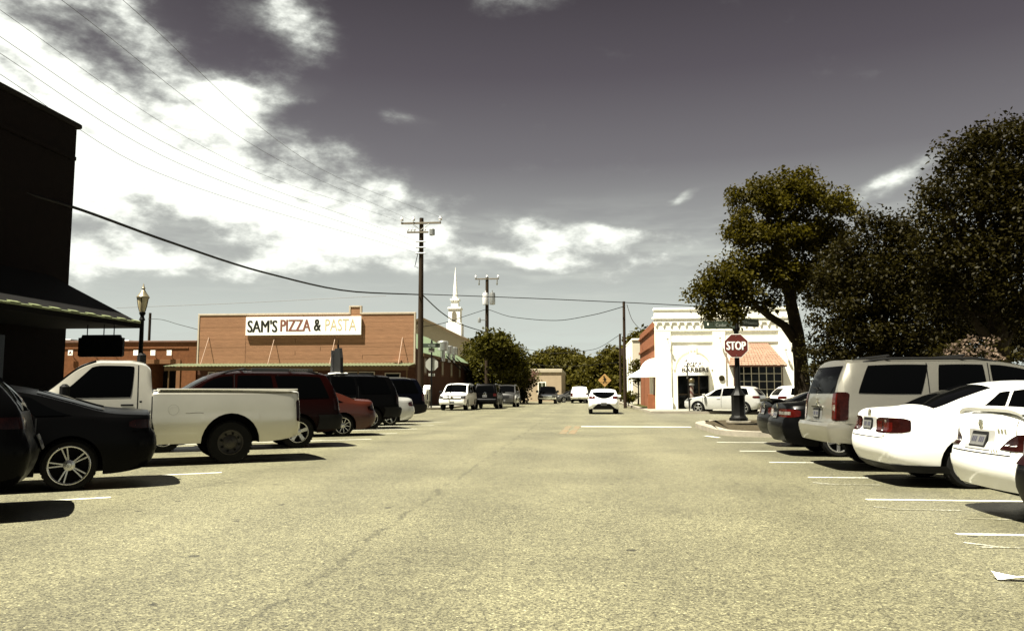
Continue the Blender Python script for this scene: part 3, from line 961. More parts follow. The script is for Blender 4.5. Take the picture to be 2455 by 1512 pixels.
def structure(o): return tag(o, kind='structure')
g = MB(); g.add([(-1500, -1500, -.06), (1500, -1500, -.06), (1500, 1500, -.06), (-1500, 1500, -.06)], [(0, 1, 2, 3)])
structure(g.build('ground', DIRT))
g = MB()
g.add([(-90, -14, 0), (90, -14, 0), (90, 60, 0), (-90, 60, 0)], [(0, 1, 2, 3)])
g.add([(-12, 60, 0), (3.6, 60, 0), (3.6, 400, 0), (-12, 400, 0)], [(0, 1, 2, 3)])
structure(g.build('road', ASPH))
def rounded(poly, rad, n=6):
    out = []
    for i, (x, y) in enumerate(poly):
        a = Vector(poly[i - 1]); b = Vector((x, y)); c = Vector(poly[(i + 1) % len(poly)])
        r_ = rad[i] if isinstance(rad, (list, tuple)) else rad
        if r_ == 0: out.append((x, y)); continue
        p = b + (a - b).normalized() * r_; q = b + (c - b).normalized() * r_
        for k in range(n + 1):
            t = k / n
            w = p * (1 - t) ** 2 + b * 2 * t * (1 - t) + q * t * t
            out.append((w.x, w.y))
    return out
def slab(name, poly, z1, material, curb=0.16):
    cx = sum(p[0] for p in poly) / len(poly); cy = sum(p[1] for p in poly) / len(poly)
    m = MB().prism(poly, -.05, z1)
    return structure(m.build(name, material))
def inset(poly, d):
    n = len(poly); out = []
    for i in range(n):
        a, b, c = Vector(poly[i - 1]), Vector(poly[i]), Vector(poly[(i + 1) % n])
        e1 = (b - a); e2 = (c - b)
        n1 = Vector((-e1.y, e1.x)).normalized() if e1.length > 1e-9 else Vector((0, 0)); n2 = Vector((-e2.y, e2.x)).normalized() if e2.length > 1e-9 else n1
        m = (n1 + n2)
        m = m.normalized() * (d / max(.5, m.normalized().dot(n1)))
        out.append((b.x + m.x, b.y + m.y))
    return out
def kerbed(name, poly, z=.14, material=CONC):
    slab('kerb', poly, z, CONC2)
    slab(name, inset(poly, .16), z + .012, material)
kerbed('sidewalk', rounded([(-90, -14), (-10.6, -14), (-10.6, 31), (-90, 31)], [0, 0, 3, 0]))
kerbed('sidewalk', rounded([(9.7, -14), (90, -14), (90, 33), (9.7, 33)], [0, 0, 0, 0]))
kerbed('sidewalk', rounded([(-90, 55.5), (-10.2, 55.5), (-10.2, 120), (-90, 120)], [0, 3, 0, 0]))
kerbed('sidewalk', rounded([(3.9, 47.5), (90, 47.5), (90, 120), (3.9, 120)], [0, 0, 0, 2.5]))
ip = rounded([(4.0, 23.6), (9.62, 22.6), (9.62, 32.9), (5.2, 33.2), (4.0, 31)], [1.4, 0, 0, 1, 2])
slab('planting_island', ip, .15, CONC2)
icx, icy = 7.2, 28.2
slab('mulch_bed', [(icx + (x - icx) * .89, icy + (y - icy) * .93) for x, y in ip], .165, MULCH)

def stripe(pts, w, z=.004, material=LINE, name='painted_line'):
    """flat painted strip with slightly ragged ends"""
    m = MB()
    pts = [Vector((p[0], p[1], 0)) for p in pts]
    vs = []
    for i, p in enumerate(pts):
        d = (pts[min(i + 1, len(pts) - 1)] - pts[max(0, i - 1)]).normalized()
        nrm = Vector((-d.y, d.x, 0)) * w / 2
        j = random.uniform(.9, 1.08)
        vs += [(p + nrm * j) + Vector((0, 0, z)), (p - nrm * j) + Vector((0, 0, z))]
    m.add(vs, [(2 * i, 2 * i + 1, 2 * i + 3, 2 * i + 2) for i in range(len(pts) - 1)])
    return structure(m.build(name, material))
def seg(a, b, n=10): return [(a[0] + (b[0] - a[0]) * k / n, a[1] + (b[1] - a[1]) * k / n) for k in range(n + 1)]
for ys in (5.2, 7.75, 10.1, 12.6, 15.17, 17.98, 21.0):
    stripe(seg((3.38, ys), (9.6, ys)), .10)
for k, ys in enumerate((7.15, 9.3, 11.7)):               # older, half-worn stall marks
    stripe(seg((3.3, ys - .02), (4.1, ys - .03), 5), .06, .0044, LINEO, 'worn_line')
    stripe(seg((3.25, ys + .18), (3.5, ys - .02), 4), .06, .0048, LINEO, 'worn_line')
stripe(seg((3.9, 8.7), (4.9, 8.62), 6), .07, .0044, LINEO, 'worn_line')
p = G(1707, 1047); stripe(seg((p.x - .1, p.y + .6), (p.x + .15, p.y - .35), 5), .14, .0044)
for k in range(9):                                        # angled stalls on the left
    e = Vector((-6.0, 9.35 + 3.02 * k, 0)); d = Vector((math.sin(R(57)), math.cos(R(57)), 0))
    stripe(seg(e + d * .2, e - d * 5.4), .10)
a, b = G(1393, 1022), G(1660, 1024); stripe(seg((a.x, a.y), (b.x, a.y)), .45, .004, LINE, 'stop_line')
for k in range(2):
    a, b = G(1348 + 22 * k, 1040), G(1364 + 22 * k, 1021); stripe(seg(a, b, 4), .22, .004, ORNG, 'utility_mark')
a = G(2396, 1392)
lt = MB().grid(lambda u, v: (a.x + u * .30 - .01, a.y - u * .045 + v * .10 * (1 - .5 * u), .012 + .022 * math.sin(3 * u + 2 * v) ** 2 + .02 * v * (1 - u)), np.linspace(0, 1, 9), np.linspace(0, 1, 5)).build('paper_scrap', mat('paper', (.75, .75, .68), .8), None, 40)
tag(lt, 'crumpled white paper scrap on the asphalt in the lower right corner', 'litter')

# ---------------------------------------------------------------- building materials
BRICKD = mat('dark_brick', (0.10, 0.045, 0.025), 0.9, 0, 0.35, 5, bump=0.5, bscale=30)
BRICKR = mat('red_brick', (0.33, 0.125, 0.060), 0.9, 0, 0.16, 3, bump=0.4, bscale=30)
BRICKF = mat('orange_brick', (0.21, 0.085, 0.034), 0.9, 0, 0.25, 4, bump=0.4, bscale=30)
PLANKM = mat('brown_siding', (0.40, 0.215, 0.118), 0.85, 0, 0.20, 2.0, var2=0.06, streak=(0.6, 1, 7), bump=0.3, bscale=25)
CREAM = mat('cream_trim', (0.62, 0.52, 0.38), 0.7, 0, 0.12, 3)
STUCCO = mat('white_stucco', (0.82, 0.80, 0.70), 0.85, 0, 0.04, 1.2, bump=0.15, bscale=50)
GREENM = mat('green_metal_roof', (0.20, 0.27, 0.15), 0.45, 0.1, 0.12, 2)
BROWNF = mat('brown_fascia', (0.16, 0.10, 0.045), 0.8, 0, 0.2, 3)
DARKIN = mat('dark_interior', (0.008, 0.007, 0.006), 0.9, 0, 0.2, 3)
WGLASS = mat('shop_glass', (0.01, 0.011, 0.012), 0.05, 0, 0.1, spec=0.4)
WOOD = mat('creosoted_wood', (0.045, 0.03, 0.018), 0.9, 0, 0.35, 2.0, streak=(8, 8, .6), bump=0.5, bscale=30)
GREYW = mat('weathered_wood', (0.26, 0.23, 0.18), 0.85, 0, 0.2, 4)
GALV = mat('galvanised', (0.45, 0.46, 0.44), 0.35, 0.7, 0.15, 5)
PORC = mat('porcelain', (0.5, 0.5, 0.5), 0.2, 0, 0.1)
BLACKM = mat('black_iron', (0.010, 0.010, 0.009), 0.5, 0.3, 0.2, 6)
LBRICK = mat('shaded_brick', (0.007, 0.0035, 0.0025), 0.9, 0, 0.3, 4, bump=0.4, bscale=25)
SIGNW = mat('sign_white', (0.80, 0.80, 0.74), 0.6, 0, 0.04, 2)
BEIGE = mat('beige_stucco', (0.58, 0.46, 0.31), 0.85, 0, 0.07, 1)
SHINGLE = mat('brown_shingle', (0.15, 0.11, 0.06), 0.9, 0, 0.2, 4)
SHPINK = mat('terracotta_shingle', (0.47, 0.285, 0.20), 0.85, 0, 0.12, 5, var2=0.08)

# ---- near-left building with canopy
ch = thing('brick_building', 'tall unlit two-storey building with a sloping canopy at the left edge', 'building', (-13, 5, 0))
def rel(mb, o):
    mb.v = [(v[0] - o.location.x, v[1] - o.location.y, v[2] - o.location.z) for v in mb.v]; return mb
PT = 8.25
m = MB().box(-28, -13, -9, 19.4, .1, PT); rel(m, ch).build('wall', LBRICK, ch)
m = MB().bbox(-28.1, -12.9, -9.1, 19.5, PT + .003, PT + .14, .03); rel(m, ch).build('parapet_cap', mat('dark_cap', (.015, .012, .01), .8), ch)
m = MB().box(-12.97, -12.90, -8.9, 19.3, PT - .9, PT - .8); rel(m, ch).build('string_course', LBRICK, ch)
for k in range(6):
    y0 = -6 + k * 4.2
    m = MB().bbox(-13.01, -12.985, y0, y0 + 1.3, 4.7, 6.6, .005); rel(m, ch).build('window', WGLASS, ch)
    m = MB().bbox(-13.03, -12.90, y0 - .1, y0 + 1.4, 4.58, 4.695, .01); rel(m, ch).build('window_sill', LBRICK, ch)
    m = MB().box(-12.995, -12.97, y0 - .8, y0 + 2.2, .5, 2.6); rel(m, ch).build('shop_window', WGLASS, ch)
CE = 18.7
m = MB().prism([(-13.38, 2.86), (-10.95, 2.86), (-10.95, 2.98), (-13.38, 4.2)], -9.0, CE, Matrix(((1, 0, 0, 0), (0, 0, 1, 0), (0, 1, 0, 0), (0, 0, 0, 1))))
rel(m, ch).build('canopy', mat('canopy_black', (.005, .0045, .004), .9, 0, .2, 3), ch)
m = MB()
for k in range(92):                                       # corrugated metal drip edge along the canopy
    y = -9 + k * .30
    m.prism([(-10.93, 2.965), (-10.90, 2.965), (-10.90, 3.0 + .02 * (k % 2)), (-10.98, 3.02 + .03 * (k % 2))], y, y + .295, Matrix(((1, 0, 0, 0), (0, 0, 1, 0), (0, 1, 0, 0), (0, 0, 0, 1))))
o = rel(m, ch).build('drip_edge', mat('pale_green_metal', (.25, .29, .13), .7, 0, .35, 6), ch); o['kind'] = 'stuff'
for q_ in ch.children:
    if not q_.name.startswith(('canopy', 'drip')): q_.location.x -= .4
a0, a1 = onY(191, 803, 17.6), onY(295, 855, 17.6)
hs_ = thing('hanging_sign', 'black notched-corner sign board hanging under the canopy end at the left', 'sign', ((a0.x + a1.x) / 2, 17.6, a1.z))
wsn, hsn = (a1.x - a0.x) / 2, a0.z - a1.z
MB().prism([(-wsn, .03), (-wsn + .05, 0), (wsn - .05, 0), (wsn, .03), (wsn, hsn - .07), (wsn - .07, hsn - .06), (wsn - .09, hsn), (-wsn + .09, hsn), (-wsn + .07, hsn - .06), (-wsn, hsn - .07)], -.04, .04, Matrix.Rotation(math.pi / 2, 4, 'X')).build('board', BLACKM, hs_)
for x in (-.36, .05, .30):
    MB().tube([(x, 0, hsn - .01), (x, 0, 2.87 - a1.z)], .012, 6).build('hanger', BLACKM, hs_)

# ---- street lamp (left)
lp = A(333, 938, 20.0); lp.z = .15
def lantern_post(root, H):
    MB().lathe([(.001, 0), (.20, 0), (.20, .12), (.16, .18), (.15, .55), (.17, .6), (.11, .72), (.075, .9), (.062, 1.1), (.05, H - .95), (.075, H - .92), (.05, H - .86), (.045, H - .82)], 14).build('post', BLACKM, root, 40)
    MB().lathe([(.001, H - .84), (.04, H - .83), (.07, H - .78), (.08, H - .74), (.05, H - .72)], 12).build('collar', BLACKM, root, 40)
    gl = MB().lathe([(.068, H - .72), (.104, H - .58), (.132, H - .40), (.136, H - .36)], 10).build('lantern_glass', mat('lantern_glass', (.55, .47, .28), .25, 0, .12, 6), root, 30)
    for k in range(5):
        t = 2 * math.pi * k / 5
        MB().tube([(.070 * math.cos(t), .070 * math.sin(t), H - .72), (.107 * math.cos(t), .107 * math.sin(t), H - .58), (.138 * math.cos(t), .138 * math.sin(t), H - .37)], .009, 5).build('rib', BLACKM, gl)
    MB().lathe([(.152, H - .37), (.156, H - .34), (.12, H - .29), (.072, H - .22), (.048, H - .17), (.03, H - .15), (.05, H - .12), (.025, H - .08), (.008, H), (.001, H + .01)], 12).build('lantern_cap', mat('lamp_cap', (.30, .26, .16), .4, .3, .2, 8), root, 40)
sl = thing('street_lamp', 'old-style black lantern street lamp beside the canopy on the left sidewalk', 'street lamp', lp)
lantern_post(sl, A(337, 680, 20.0).z - .15)

# ---- far-left brick shop with letter panels
YB = 63.0
bA, bB = onY(60, 830, YB), onY(472, 820, YB)
HB = bB.z
bb = thing('brick_shop', 'low orange brick shop with small white letter panels and a dark doorway', 'building', (bB.x, YB, .1))
X0, X1 = -26.0, 0.0
def F(xd, yd, Y_=YB): 
    q = onY(xd, yd, Y_); return q.x - bb.location.x, q.z - .1
dx0, dz1 = F(356, 872); dx1, _ = F(424, 872)
w = MB().box(X0, dx0, 0, 12, 0, HB - .1).box(dx1, X1, 0, 12, 0, HB - .1).box(dx0, dx1, 0, 12, dz1, HB - .1).box(dx0, dx1, 2.5, 12, 0, dz1)
w.build('wall', BRICKF, bb)
MB().bbox(X0, X1 + .05, -.10, .25, HB - .097, HB + .05, .02).build('parapet_cap', mat('rust_cap', (.16, .07, .035), .7, 0, .3, 4), bb)
MB().bbox(X0, X1 - .7, -.055, -.003, HB - .62, HB - .50, .01).build('brick_course', BRICKF, bb)
MB().box(dx0 + .003, dx1 - .003, 2.40, 2.47, .003, dz1 - .003).build('door_panel', DARKIN, bb)
FR = mat('door_surround', (.24, .12, .055), .85)
for (u0, u1, v0, v1) in ((dx0 - 1.9, dx1 + .35, dz1 + .003, dz1 + .36), (dx1 + .003, dx1 + .35, 0, dz1)):
    MB().bbox(u0, u1, -.08, -.003, v0, v1, .01).build('door_surround', FR, bb)
for k, xd in enumerate((174, 228, 276, 330, 371, 410)):
    u, v = F(xd, 846)
    pn = MB().bbox(u - .21, u + .21, -.30, -.24, v - .21, v + .21, .01).build('letter_panel', SIGNW, bb)
    MB().tube([(u + .1, -.24, v - .1), (u + .22, -.12, v - .2), (u + .1, -.02, v - .34)], .02, 6).build('bracket', BLACKM, pn)
    if k == 0:
        text('panel_letter', 'A', .40, face_m(u, -.305, v), mat('letter_maroon', (.12, .03, .02), .6), pn, bold=.01)
for xd, sc in ((163, 1.0), (305, .8)):
    u, v = F(xd, 815, YB + 6)
    vt = MB().bbox(u - .5 * sc, u + .5 * sc, 5.6, 6.6, HB, HB + .45 * sc, .04).bbox(u - .7 * sc, u + .7 * sc, 5.4, 6.8, HB + .452 * sc, HB + .6 * sc, .04)
    vt.build('roof_vent', GALV, bb)

# ---- pizza restaurant: false front, side wall and green roof
YP = 62.1
pR = onY(997, 745, YP); pL = onY(476, 757, YP)
PX1, PX0, PH = pR.x, pL.x, (pR.z + pL.z) / 2
PWd = PX1 - PX0
pz = thing('pizza_restaurant', 'pizza restaurant with brown plank false front, white sign and green tin awning', 'building', (PX1, YP, .1))
def Z2(zx, zy):                                            # from the enlarged view of the false front
    q = onY((600 + zx / 3.069) / 1.3238, (900 + zy / 3.069) / 1.3238, YP); return q.x - PX1, q.z - .1
WZ0 = Z2(1300, 775)[1]; WZ1 = PH - .1
EZ = 4.55
SW = 28.0
MB().box(-PWd, 0, .22, SW, 0, EZ).build('wall', BRICKD, pz)
MB().box(-PWd + .05, -.02, .06, .215, WZ0 - .3, WZ1 - .05).build('false_front_frame', BROWNF, pz)
nrow = 12
rows = [(WZ0 + (WZ1 - .12 - WZ0) * k / nrow, WZ0 + (WZ1 - .12 - WZ0) * (k + 1) / nrow) for k in range(nrow)]
splits = [-PWd + .14, Z2(555, 500)[0], 0 - .14]
for k, (z0, z1) in enumerate(rows):
    js = [splits[0], splits[1], random.choice([.42, .55, .68]) * 0 + splits[1] + (splits[2] - splits[1]) * random.choice([.3, .45, .55, .7]), splits[2]]
    for i in range(3):
        t = random.uniform(0, .012)
        MB().bbox(js[i] + .012, js[i + 1] - .012, -.01 - t, .055, z0 + .006, z1 - .003, .006).build('plank', PLANKM, pz)
c0, c1 = Z2(1562, 270)[0], Z2(1680, 270)[0]
CZ = Z2(1620, 215)[1]
MB().bbox(c0 + .12, c1 - .12, -.01, .2, WZ1 - .10, CZ - .10, .01).build('plank', PLANKM, pz)
for (x0, x1, z0, z1) in ((-PWd, c0, WZ1 - .115, WZ1 + .03), (c1, 0, WZ1 - .115, WZ1 + .03), (c0 - .02, c0 + .115, WZ1 - .1, CZ), (c1 - .115, c1 + .02, WZ1 - .1, CZ), (c0 + .117, c1 - .117, CZ - .11, CZ), (-PWd, -PWd + .13, WZ0 - .1, WZ1 - .118), (-.13, 0, WZ0 - .1, WZ1 - .118)):
    MB().bbox(x0, x1, -.06, .21, z0, z1, .012).build('trim_board', CREAM, pz)
# sign
s0, t1 = Z2(567, 330); s1, t0 = Z2(1683, 497)
t1 = Z2(1125, 325)[1]; t0 = Z2(1125, 502)[1]
sg_ = MB().bbox(s0, s1, -.24, -.07, t0, t1, .015).build('sign_board', SIGNW, pz)
zc = (t0 + t1) / 2 + .01
hgt = (t1 - t0) * .93
INK = mat('black_lettering', (.022, .024, .016), .7, 0, .2, 9); REDT = mat('faded_red_lettering', (.25, .075, .04), .7, 0, .15, 9); PALE = mat('bleached_lettering', (.40, .33, .19), .7, 0, .15, 9)
def fit(name, body, x0, x1, mt, z=None, h=None, par=None, yy=-.246, bold=.036, outline=False):
    o = text(name, body, h or hgt, face_m(0, 0, 0), mt, par or pz, bold=0)
    xs = [v.co.x for v in o.data.vertices]; zs = [v.co.z for v in o.data.vertices]
    kx = (x1 - x0) / (max(xs) - min(xs)); mx = (max(xs) + min(xs)) / 2; mz = (max(zs) + min(zs)) / 2
    for v in o.data.vertices:
        v.co.x = (v.co.x - mx) * kx + (x0 + x1) / 2; v.co.z = v.co.z - mz + (z if z is not None else zc); v.co.y += yy
    if bold: embolden(o, bold)
    return o
fit('lettering', "SAM'S", Z2(597, 0)[0], Z2(880, 0)[0], INK, par=sg_)
fit('lettering', "PIZZA", Z2(915, 0)[0], Z2(1202, 0)[0], REDT, z=zc + .04, par=sg_)
fit('lettering', "&", Z2(1238, 0)[0], Z2(1300, 0)[0], INK, z=zc + .06, par=sg_)
fit('lettering', "PASTA", Z2(1345, 0)[0], Z2(1645, 0)[0], PALE, z=zc + .06, par=sg_, bold=.0)
# braces
for zx, fx in ((195, 100), (835, 745), (1425, 1345), (2080, 2040)):
    u, v = Z2(zx, 523)
    MB().tube([(u, -.02, v), (u - .02, -1.25, WZ0 - .12)], .028, 6).build('brace', mat('pink_rust_pipe', (.55, .36, .24), .7), pz)
MB().bbox(Z2(2008, 0)[0], Z2(2085, 0)[0], -.5, -.05, WZ0, WZ0 + .22, .01).build('awning_box', PLANKM, pz)
# awning: ribbed green sheet, brown fascia, posts
aw = MB()
AX0, AX1, AD = -PWd - 1.6, 0.0, 2.4
nr = 70
for k in range(nr):
    x0 = AX0 + (AX1 - AX0) * k / nr; x1 = AX0 + (AX1 - AX0) * (k + 1) / nr; xm_ = x0 + (x1 - x0) * .3
    for (p0, p1, h0, h1) in ((x0, xm_, 0, .045), (xm_, x1, .045, 0)):
        aw.add([(p0, -.02, WZ0 - .02 + h0), (p1, -.02, WZ0 - .02 + h1), (p1, -AD, WZ0 - .30 + h1), (p0, -AD, WZ0 - .30 + h0)], [(0, 1, 2, 3)])
o = aw.build('awning', mat('awning_tin', (0.135, 0.155, 0.075), 0.6, 0.0, 0.3, 2), pz)
MB().bbox(AX0 + .1, AX1 - .05, -AD + .1, -AD + .2, WZ0 - .62, WZ0 - .32, .01).build('awning_fascia', BROWNF, pz)
for k in range(6):
    x = AX0 + .4 + (AX1 - AX0 - .6) * k / 5
    MB().tube([(x, -AD + .3, .02), (x, -AD + .3, WZ0 - .4)], .06, 8).build('awning_post', BROWNF, pz, 40)
for (u0, u1, v0, v1) in ((-PWd + 1, -PWd + 3.6, .8, 2.7), (-PWd + 4.5, -PWd + 5.6, .05, 2.6), (-PWd + 6.5, -PWd + 10, .8, 2.7), (-6, -3.4, .8, 2.7), (-2.4, -1.3, .05, 2.6)):
    f_ = MB().bbox(u0 - .09, u1 + .09, .12, .215, v0 - .05, v1 + .09, .01).build('window', CREAM, pz)
    MB().box(u0, u1, .10, .117, v0, v1).build('pane', WGLASS, f_)
# side wall windows
for xd in (1018, 1059.5, 1081, 1101):
    q = onX(xd, 866, PX1); y0 = q.y - YP
    if y0 < .5: y0 = .9
    z1 = 3.95; z0 = 2.75; ww = .85
    f_ = MB().bbox(-.02, .07, y0 - ww / 2 - .16, y0 + ww / 2 + .16, z0 - .16, z1 + .16, .01).build('window', mat('window_surround', (.20, .12, .07), .85), pz)
    MB().box(.072, .08, y0 - ww / 2, y0 + ww / 2, z0, z1).build('pane', mat('painted_pane', (.42, .38, .28), .5, 0, .3, 4), f_)
# gabled green roof
RX, RZ = -4.6, 7.35
rf = MB()
YR0, YR1 = 1.2, SW + .5
for sx_, ex, ez in ((1, .45, EZ - .25), (-1, 2 * RX - .45, EZ - .25)):
    nseg = 44
    for k in range(nseg):
        y0 = YR0 + (YR1 - YR0) * k / nseg; y1 = YR0 + (YR1 - YR0) * (k + 1) / nseg
        rf.add([(RX, y0, RZ), (ex, y0, ez), (ex, y1, ez), (RX, y1, RZ)], [(0, 1, 2, 3)])
        if sx_ > 0:
            dvec = Vector((ex - RX, 0, ez - RZ))
            rf.add([(RX, y0, RZ + .005), (ex, y0, ez + .005), (ex, y0 + .02, ez + .05), (RX, y0 + .02, RZ + .05), (RX, y0 + .05, RZ + .005), (ex, y0 + .05, ez + .005)], [(0, 1, 2, 3), (3, 2, 5, 4)])
rfo = rf.build('roof', GREENM, pz)
MB().bbox(.30, .47, YR0, YR1, EZ - .52, EZ - .27, .01).build('eave_board', BROWNF, rfo)
MB().add([(.3, YR1 - .15, EZ - .2), (2 * RX - .3, YR1 - .15, EZ - .2), (RX, YR1 - .15, RZ - .1)], [(0, 1, 2)]).add([(.3, YR0 + .15, EZ - .2), (2 * RX - .3, YR0 + .15, EZ - .2), (RX, YR0 + .15, RZ - .1)], [(0, 1, 2)]).build('gable_wall', BROWNF, pz)
for xd, yy, sc in ((1062, 9.0, 1.0), (1076, 12.5, .85), (1087, 15.5, .85)):
    q = onY(xd, 815, YP + yy); x = q.x - PX1
    zr = RZ + (x - RX) * (EZ - .25 - RZ) / (.45 - RX)
    Mv = Matrix.Translation((x, yy, zr - .3))
    vt = MB().lathe([(.001, 0), (.22 * sc, 0), (.22 * sc, .95 * sc), (.50 * sc, 1.0 * sc), (.52 * sc, 1.75 * sc), (.42 * sc, 1.85 * sc), (.001, 1.9 * sc)], 16, Mv).build('exhaust_fan', GALV, rfo, 35)
    MB().tube([(x + .3, yy, zr + .2), (x + 1.6, yy + .4, zr - 1.05)], .05, 6).build('fan_duct', BLACKM, vt)

# ---- church behind
YC = 118.0
cs = thing('church', 'pale church with brown gabled roof and slender white steeple', 'building', (onY(1091, 938, YC).x, YC, 0))
def C_(xd, yd, Y_=YC): q = onY(xd, yd, Y_); return q.x - cs.location.x, q.z
ax, az_ = C_(1012, 760); ex, ez = C_(1134, 818)
CHW = mat('church_cream', (.62, .55, .40), .8, 0, .06, 2)
MB().add([(2 * ax - ex, 2, 0), (ex, 2, 0), (ex, 2, ez - .3), (ax, 2, az_ - .3), (2 * ax - ex, 2, ez - .3)], [(0, 1, 2, 3, 4)]).box(2 * ax - ex, ex, 2.01, 24, 0, ez - .5).build('wall', CHW, cs)
rm = MB()
for (x_, z_) in ((ex + .8, ez - .45), (2 * ax - ex - .8, ez - .45)):
    rm.add([(ax, -.6, az_), (x_, -.6, z_), (x_, 25, z_), (ax, 25, az_), (ax, -.6, az_ - .35), (x_, -.6, z_ - .35), (x_, 25, z_ - .35), (ax, 25, az_ - .35)], [(0, 1, 2, 3), (0, 1, 5, 4), (4, 5, 6, 7), (1, 2, 6, 5)])
rm.build('roof', SHINGLE, cs)
STW = mat('steeple_white', (.80, .80, .74), .6, 0, .03)
YS = 6.0
def W_(xa, xb): return (C_(xb, 800, YC + YS)[0] - C_(xa, 800, YC + YS)[0]) / 2
sx0 = C_(1091, 800, YC + YS)[0]
def H_(yd): return C_(1091, yd, YC + YS)[1]
st_ = MB().bbox(sx0 - W_(1072, 1108), sx0 + W_(1072, 1108), YS - 1.2, YS + 1.2, H_(840), H_(776), .03)
w1 = W_(1077, 1105); st_.bbox(sx0 - w1, sx0 + w1, YS - w1, YS + w1, H_(776) + .003, H_(742), .03)
st_.bbox(sx0 - w1 - .12, sx0 + w1 + .12, YS - w1 - .12, YS + w1 + .12, H_(742) + .003, H_(738), .03)
w2 = W_(1083, 1100); st_.bbox(sx0 - w2, sx0 + w2, YS - w2, YS + w2, H_(738) + .003, H_(721), .03)
st_.bbox(sx0 - w2 - .15, sx0 + w2 + .15, YS - w2 - .15, YS + w2 + .15, H_(721) + .003, H_(717), .03)
so = st_.build('steeple', STW, cs)
w3 = W_(1085.5, 1097)
MB().lathe([(w3 * 1.1, H_(717) + .003), (w3 * .75, H_(690)), (.02, H_(641))], 8, Matrix.Translation((sx0, YS, 0))).build('spire', STW, so)
wa = w1 * .38
MB().prism([(-wa, H_(772)), (wa, H_(772)), (wa, H_(753)), (wa * .7, H_(749)), (0, H_(747)), (-wa * .7, H_(749)), (-wa, H_(753))], -.02, .02, Matrix.Translation((sx0, YS - w1 - .02, 0)) @ Matrix.Rotation(math.pi / 2, 4, 'X')).build('louvre_window', mat('louvre', (.30, .27, .20), .8, 0, .3, 6), so)

# ---- barber shop on the far right corner
YF = 53.2
def z6(x, y): return (2000 + x / 3.36) / 1.3238, (950 + y / 3.36) / 1.3238
B0 = onY(*z6(280, 1170), YF)
ba = thing('barber_shop', 'white stucco corner barber shop with dentil cornice and arched entrance', 'building', (B0.x, YF, .12))
def U(x): return onY(*z6(x, 1000), YF).x - B0.x
def Zf(y): return onY(*z6(800, y), YF).z - .12
UE = U(1830)
dl, dr, dt = U(510), U(850), Zf(800)
BD = 15.5
# stucco front, with a real doorway opening
MB().box(.0, dl, .09, .5, 0, Zf(110)).box(dr, UE, .09, .5, 0, Zf(110)).box(dl, dr, .09, .5, dt, Zf(110)).build('front_wall', STUCCO, ba)
MB().box(.06, UE - .05, .503, BD, 0, Zf(200)).build('brick_wall', BRICKR, ba)
for zz in (Zf(270), Zf(455)):
    MB().bbox(-.06, .058, .52, BD, zz - .13, zz + .05, .01).build('brick_course', BRICKR, ba)
for (a, b) in ((0, U(445)), (U(895), U(1030)), (U(1600), UE)):
    MB().bbox(a, b, 0, .088, 0, Zf(337), .01).build('pilaster', STUCCO, ba)
    MB().bbox(a - .05, b + .05, -.08, -.002, 0, Zf(1050), .015).build('pilaster_base', STUCCO, ba)
MB().bbox(-.02, UE, -.01, .0885, Zf(335), Zf(250), .008).build('frieze', STUCCO, ba)
for (a, b) in ((U(447), U(893)), (U(1032), U(1598))):
    MB().bbox(a, b, .03, .0885, Zf(453), Zf(387), .006).build('recess_panel', STUCCO, ba)
MB().bbox(-.12, UE, -.07, .09, Zf(246), Zf(229), .012).build('cornice', STUCCO, ba)
MB().bbox(-.06, UE, -.03, .09, Zf(228.5), Zf(206), .006).build('cornice_band', STUCCO, ba)
MB().bbox(-.20, UE, -.12, .09, Zf(205.5), Zf(186), .012).build('cornice', STUCCO, ba)
MB().bbox(-.03, UE, -.02, .5, Zf(185.5), Zf(112), .01).build('parapet', STUCCO, ba)
MB().bbox(-.10, UE, -.07, .55, Zf(111.5), Zf(88), .02).build('parapet_cap', STUCCO, ba)
n_ = int(UE / .155)
d0 = None
for k in range(n_):
    x = .02 + k * UE / n_
    if d0 is None:
        d0 = MB().bbox(0, .085, -.085, -.032, Zf(226.5), Zf(207.5), .006).build('dentil', STUCCO, ba); d0.location.x = x
    else:
        o = d0.copy(); COL.objects.link(o); o.parent = ba; o.location.x = x
c0_ = None
for k in range(19):
    x = .06 + k * .485
    if x > UE - .2: break
    if c0_ is None:
        zt = Zf(247.5)
        c0_ = MB().prism([(-.10, zt), (.10, zt), (.07, zt - .10), (.035, zt - .20), (-.035, zt - .20), (-.07, zt - .10)], 0.012, .075, Matrix.Rotation(math.pi / 2, 4, 'X')).build('corbel', STUCCO, ba); c0_.location.x = x
    else:
        o = c0_.copy(); COL.objects.link(o); o.parent = ba; o.location.x = x
# arch moulding and keystone
ac, az0, ar = U(678), Zf(745), (U(890) - U(462)) / 2
am = MB()
def ring(t, k):
    rr_ = (ar - .13, ar - .13, ar, ar)[k]; y = (.088, .035, .035, .088)[k]
    return (ac - rr_ * math.cos(t), y, az0 + rr_ * math.sin(t) * 1.03)
am.grid(ring, [math.pi * k / 28 for k in range(29)], (0, 1, 2, 3)).build('arch_moulding', STUCCO, ba, 30)
ks = MB().prism([(-.20, az0 + ar - .42), (.20, az0 + ar - .42), (.26, az0 + ar + .22), (-.26, az0 + ar + .22)], 0, .10, Matrix.Translation((ac, .09, 0)) @ Matrix.Rotation(math.pi / 2, 4, 'X')).build('keystone', STUCCO, ba)
GOLD = mat('brown_lettering', (.035, .024, .008), .8); GOLD2 = mat('pale_lettering', (.16, .12, .05), .8)
text('house_number', '510', .24, face_m(ac, -.014, az0 + ar - .13), GOLD2, ks)
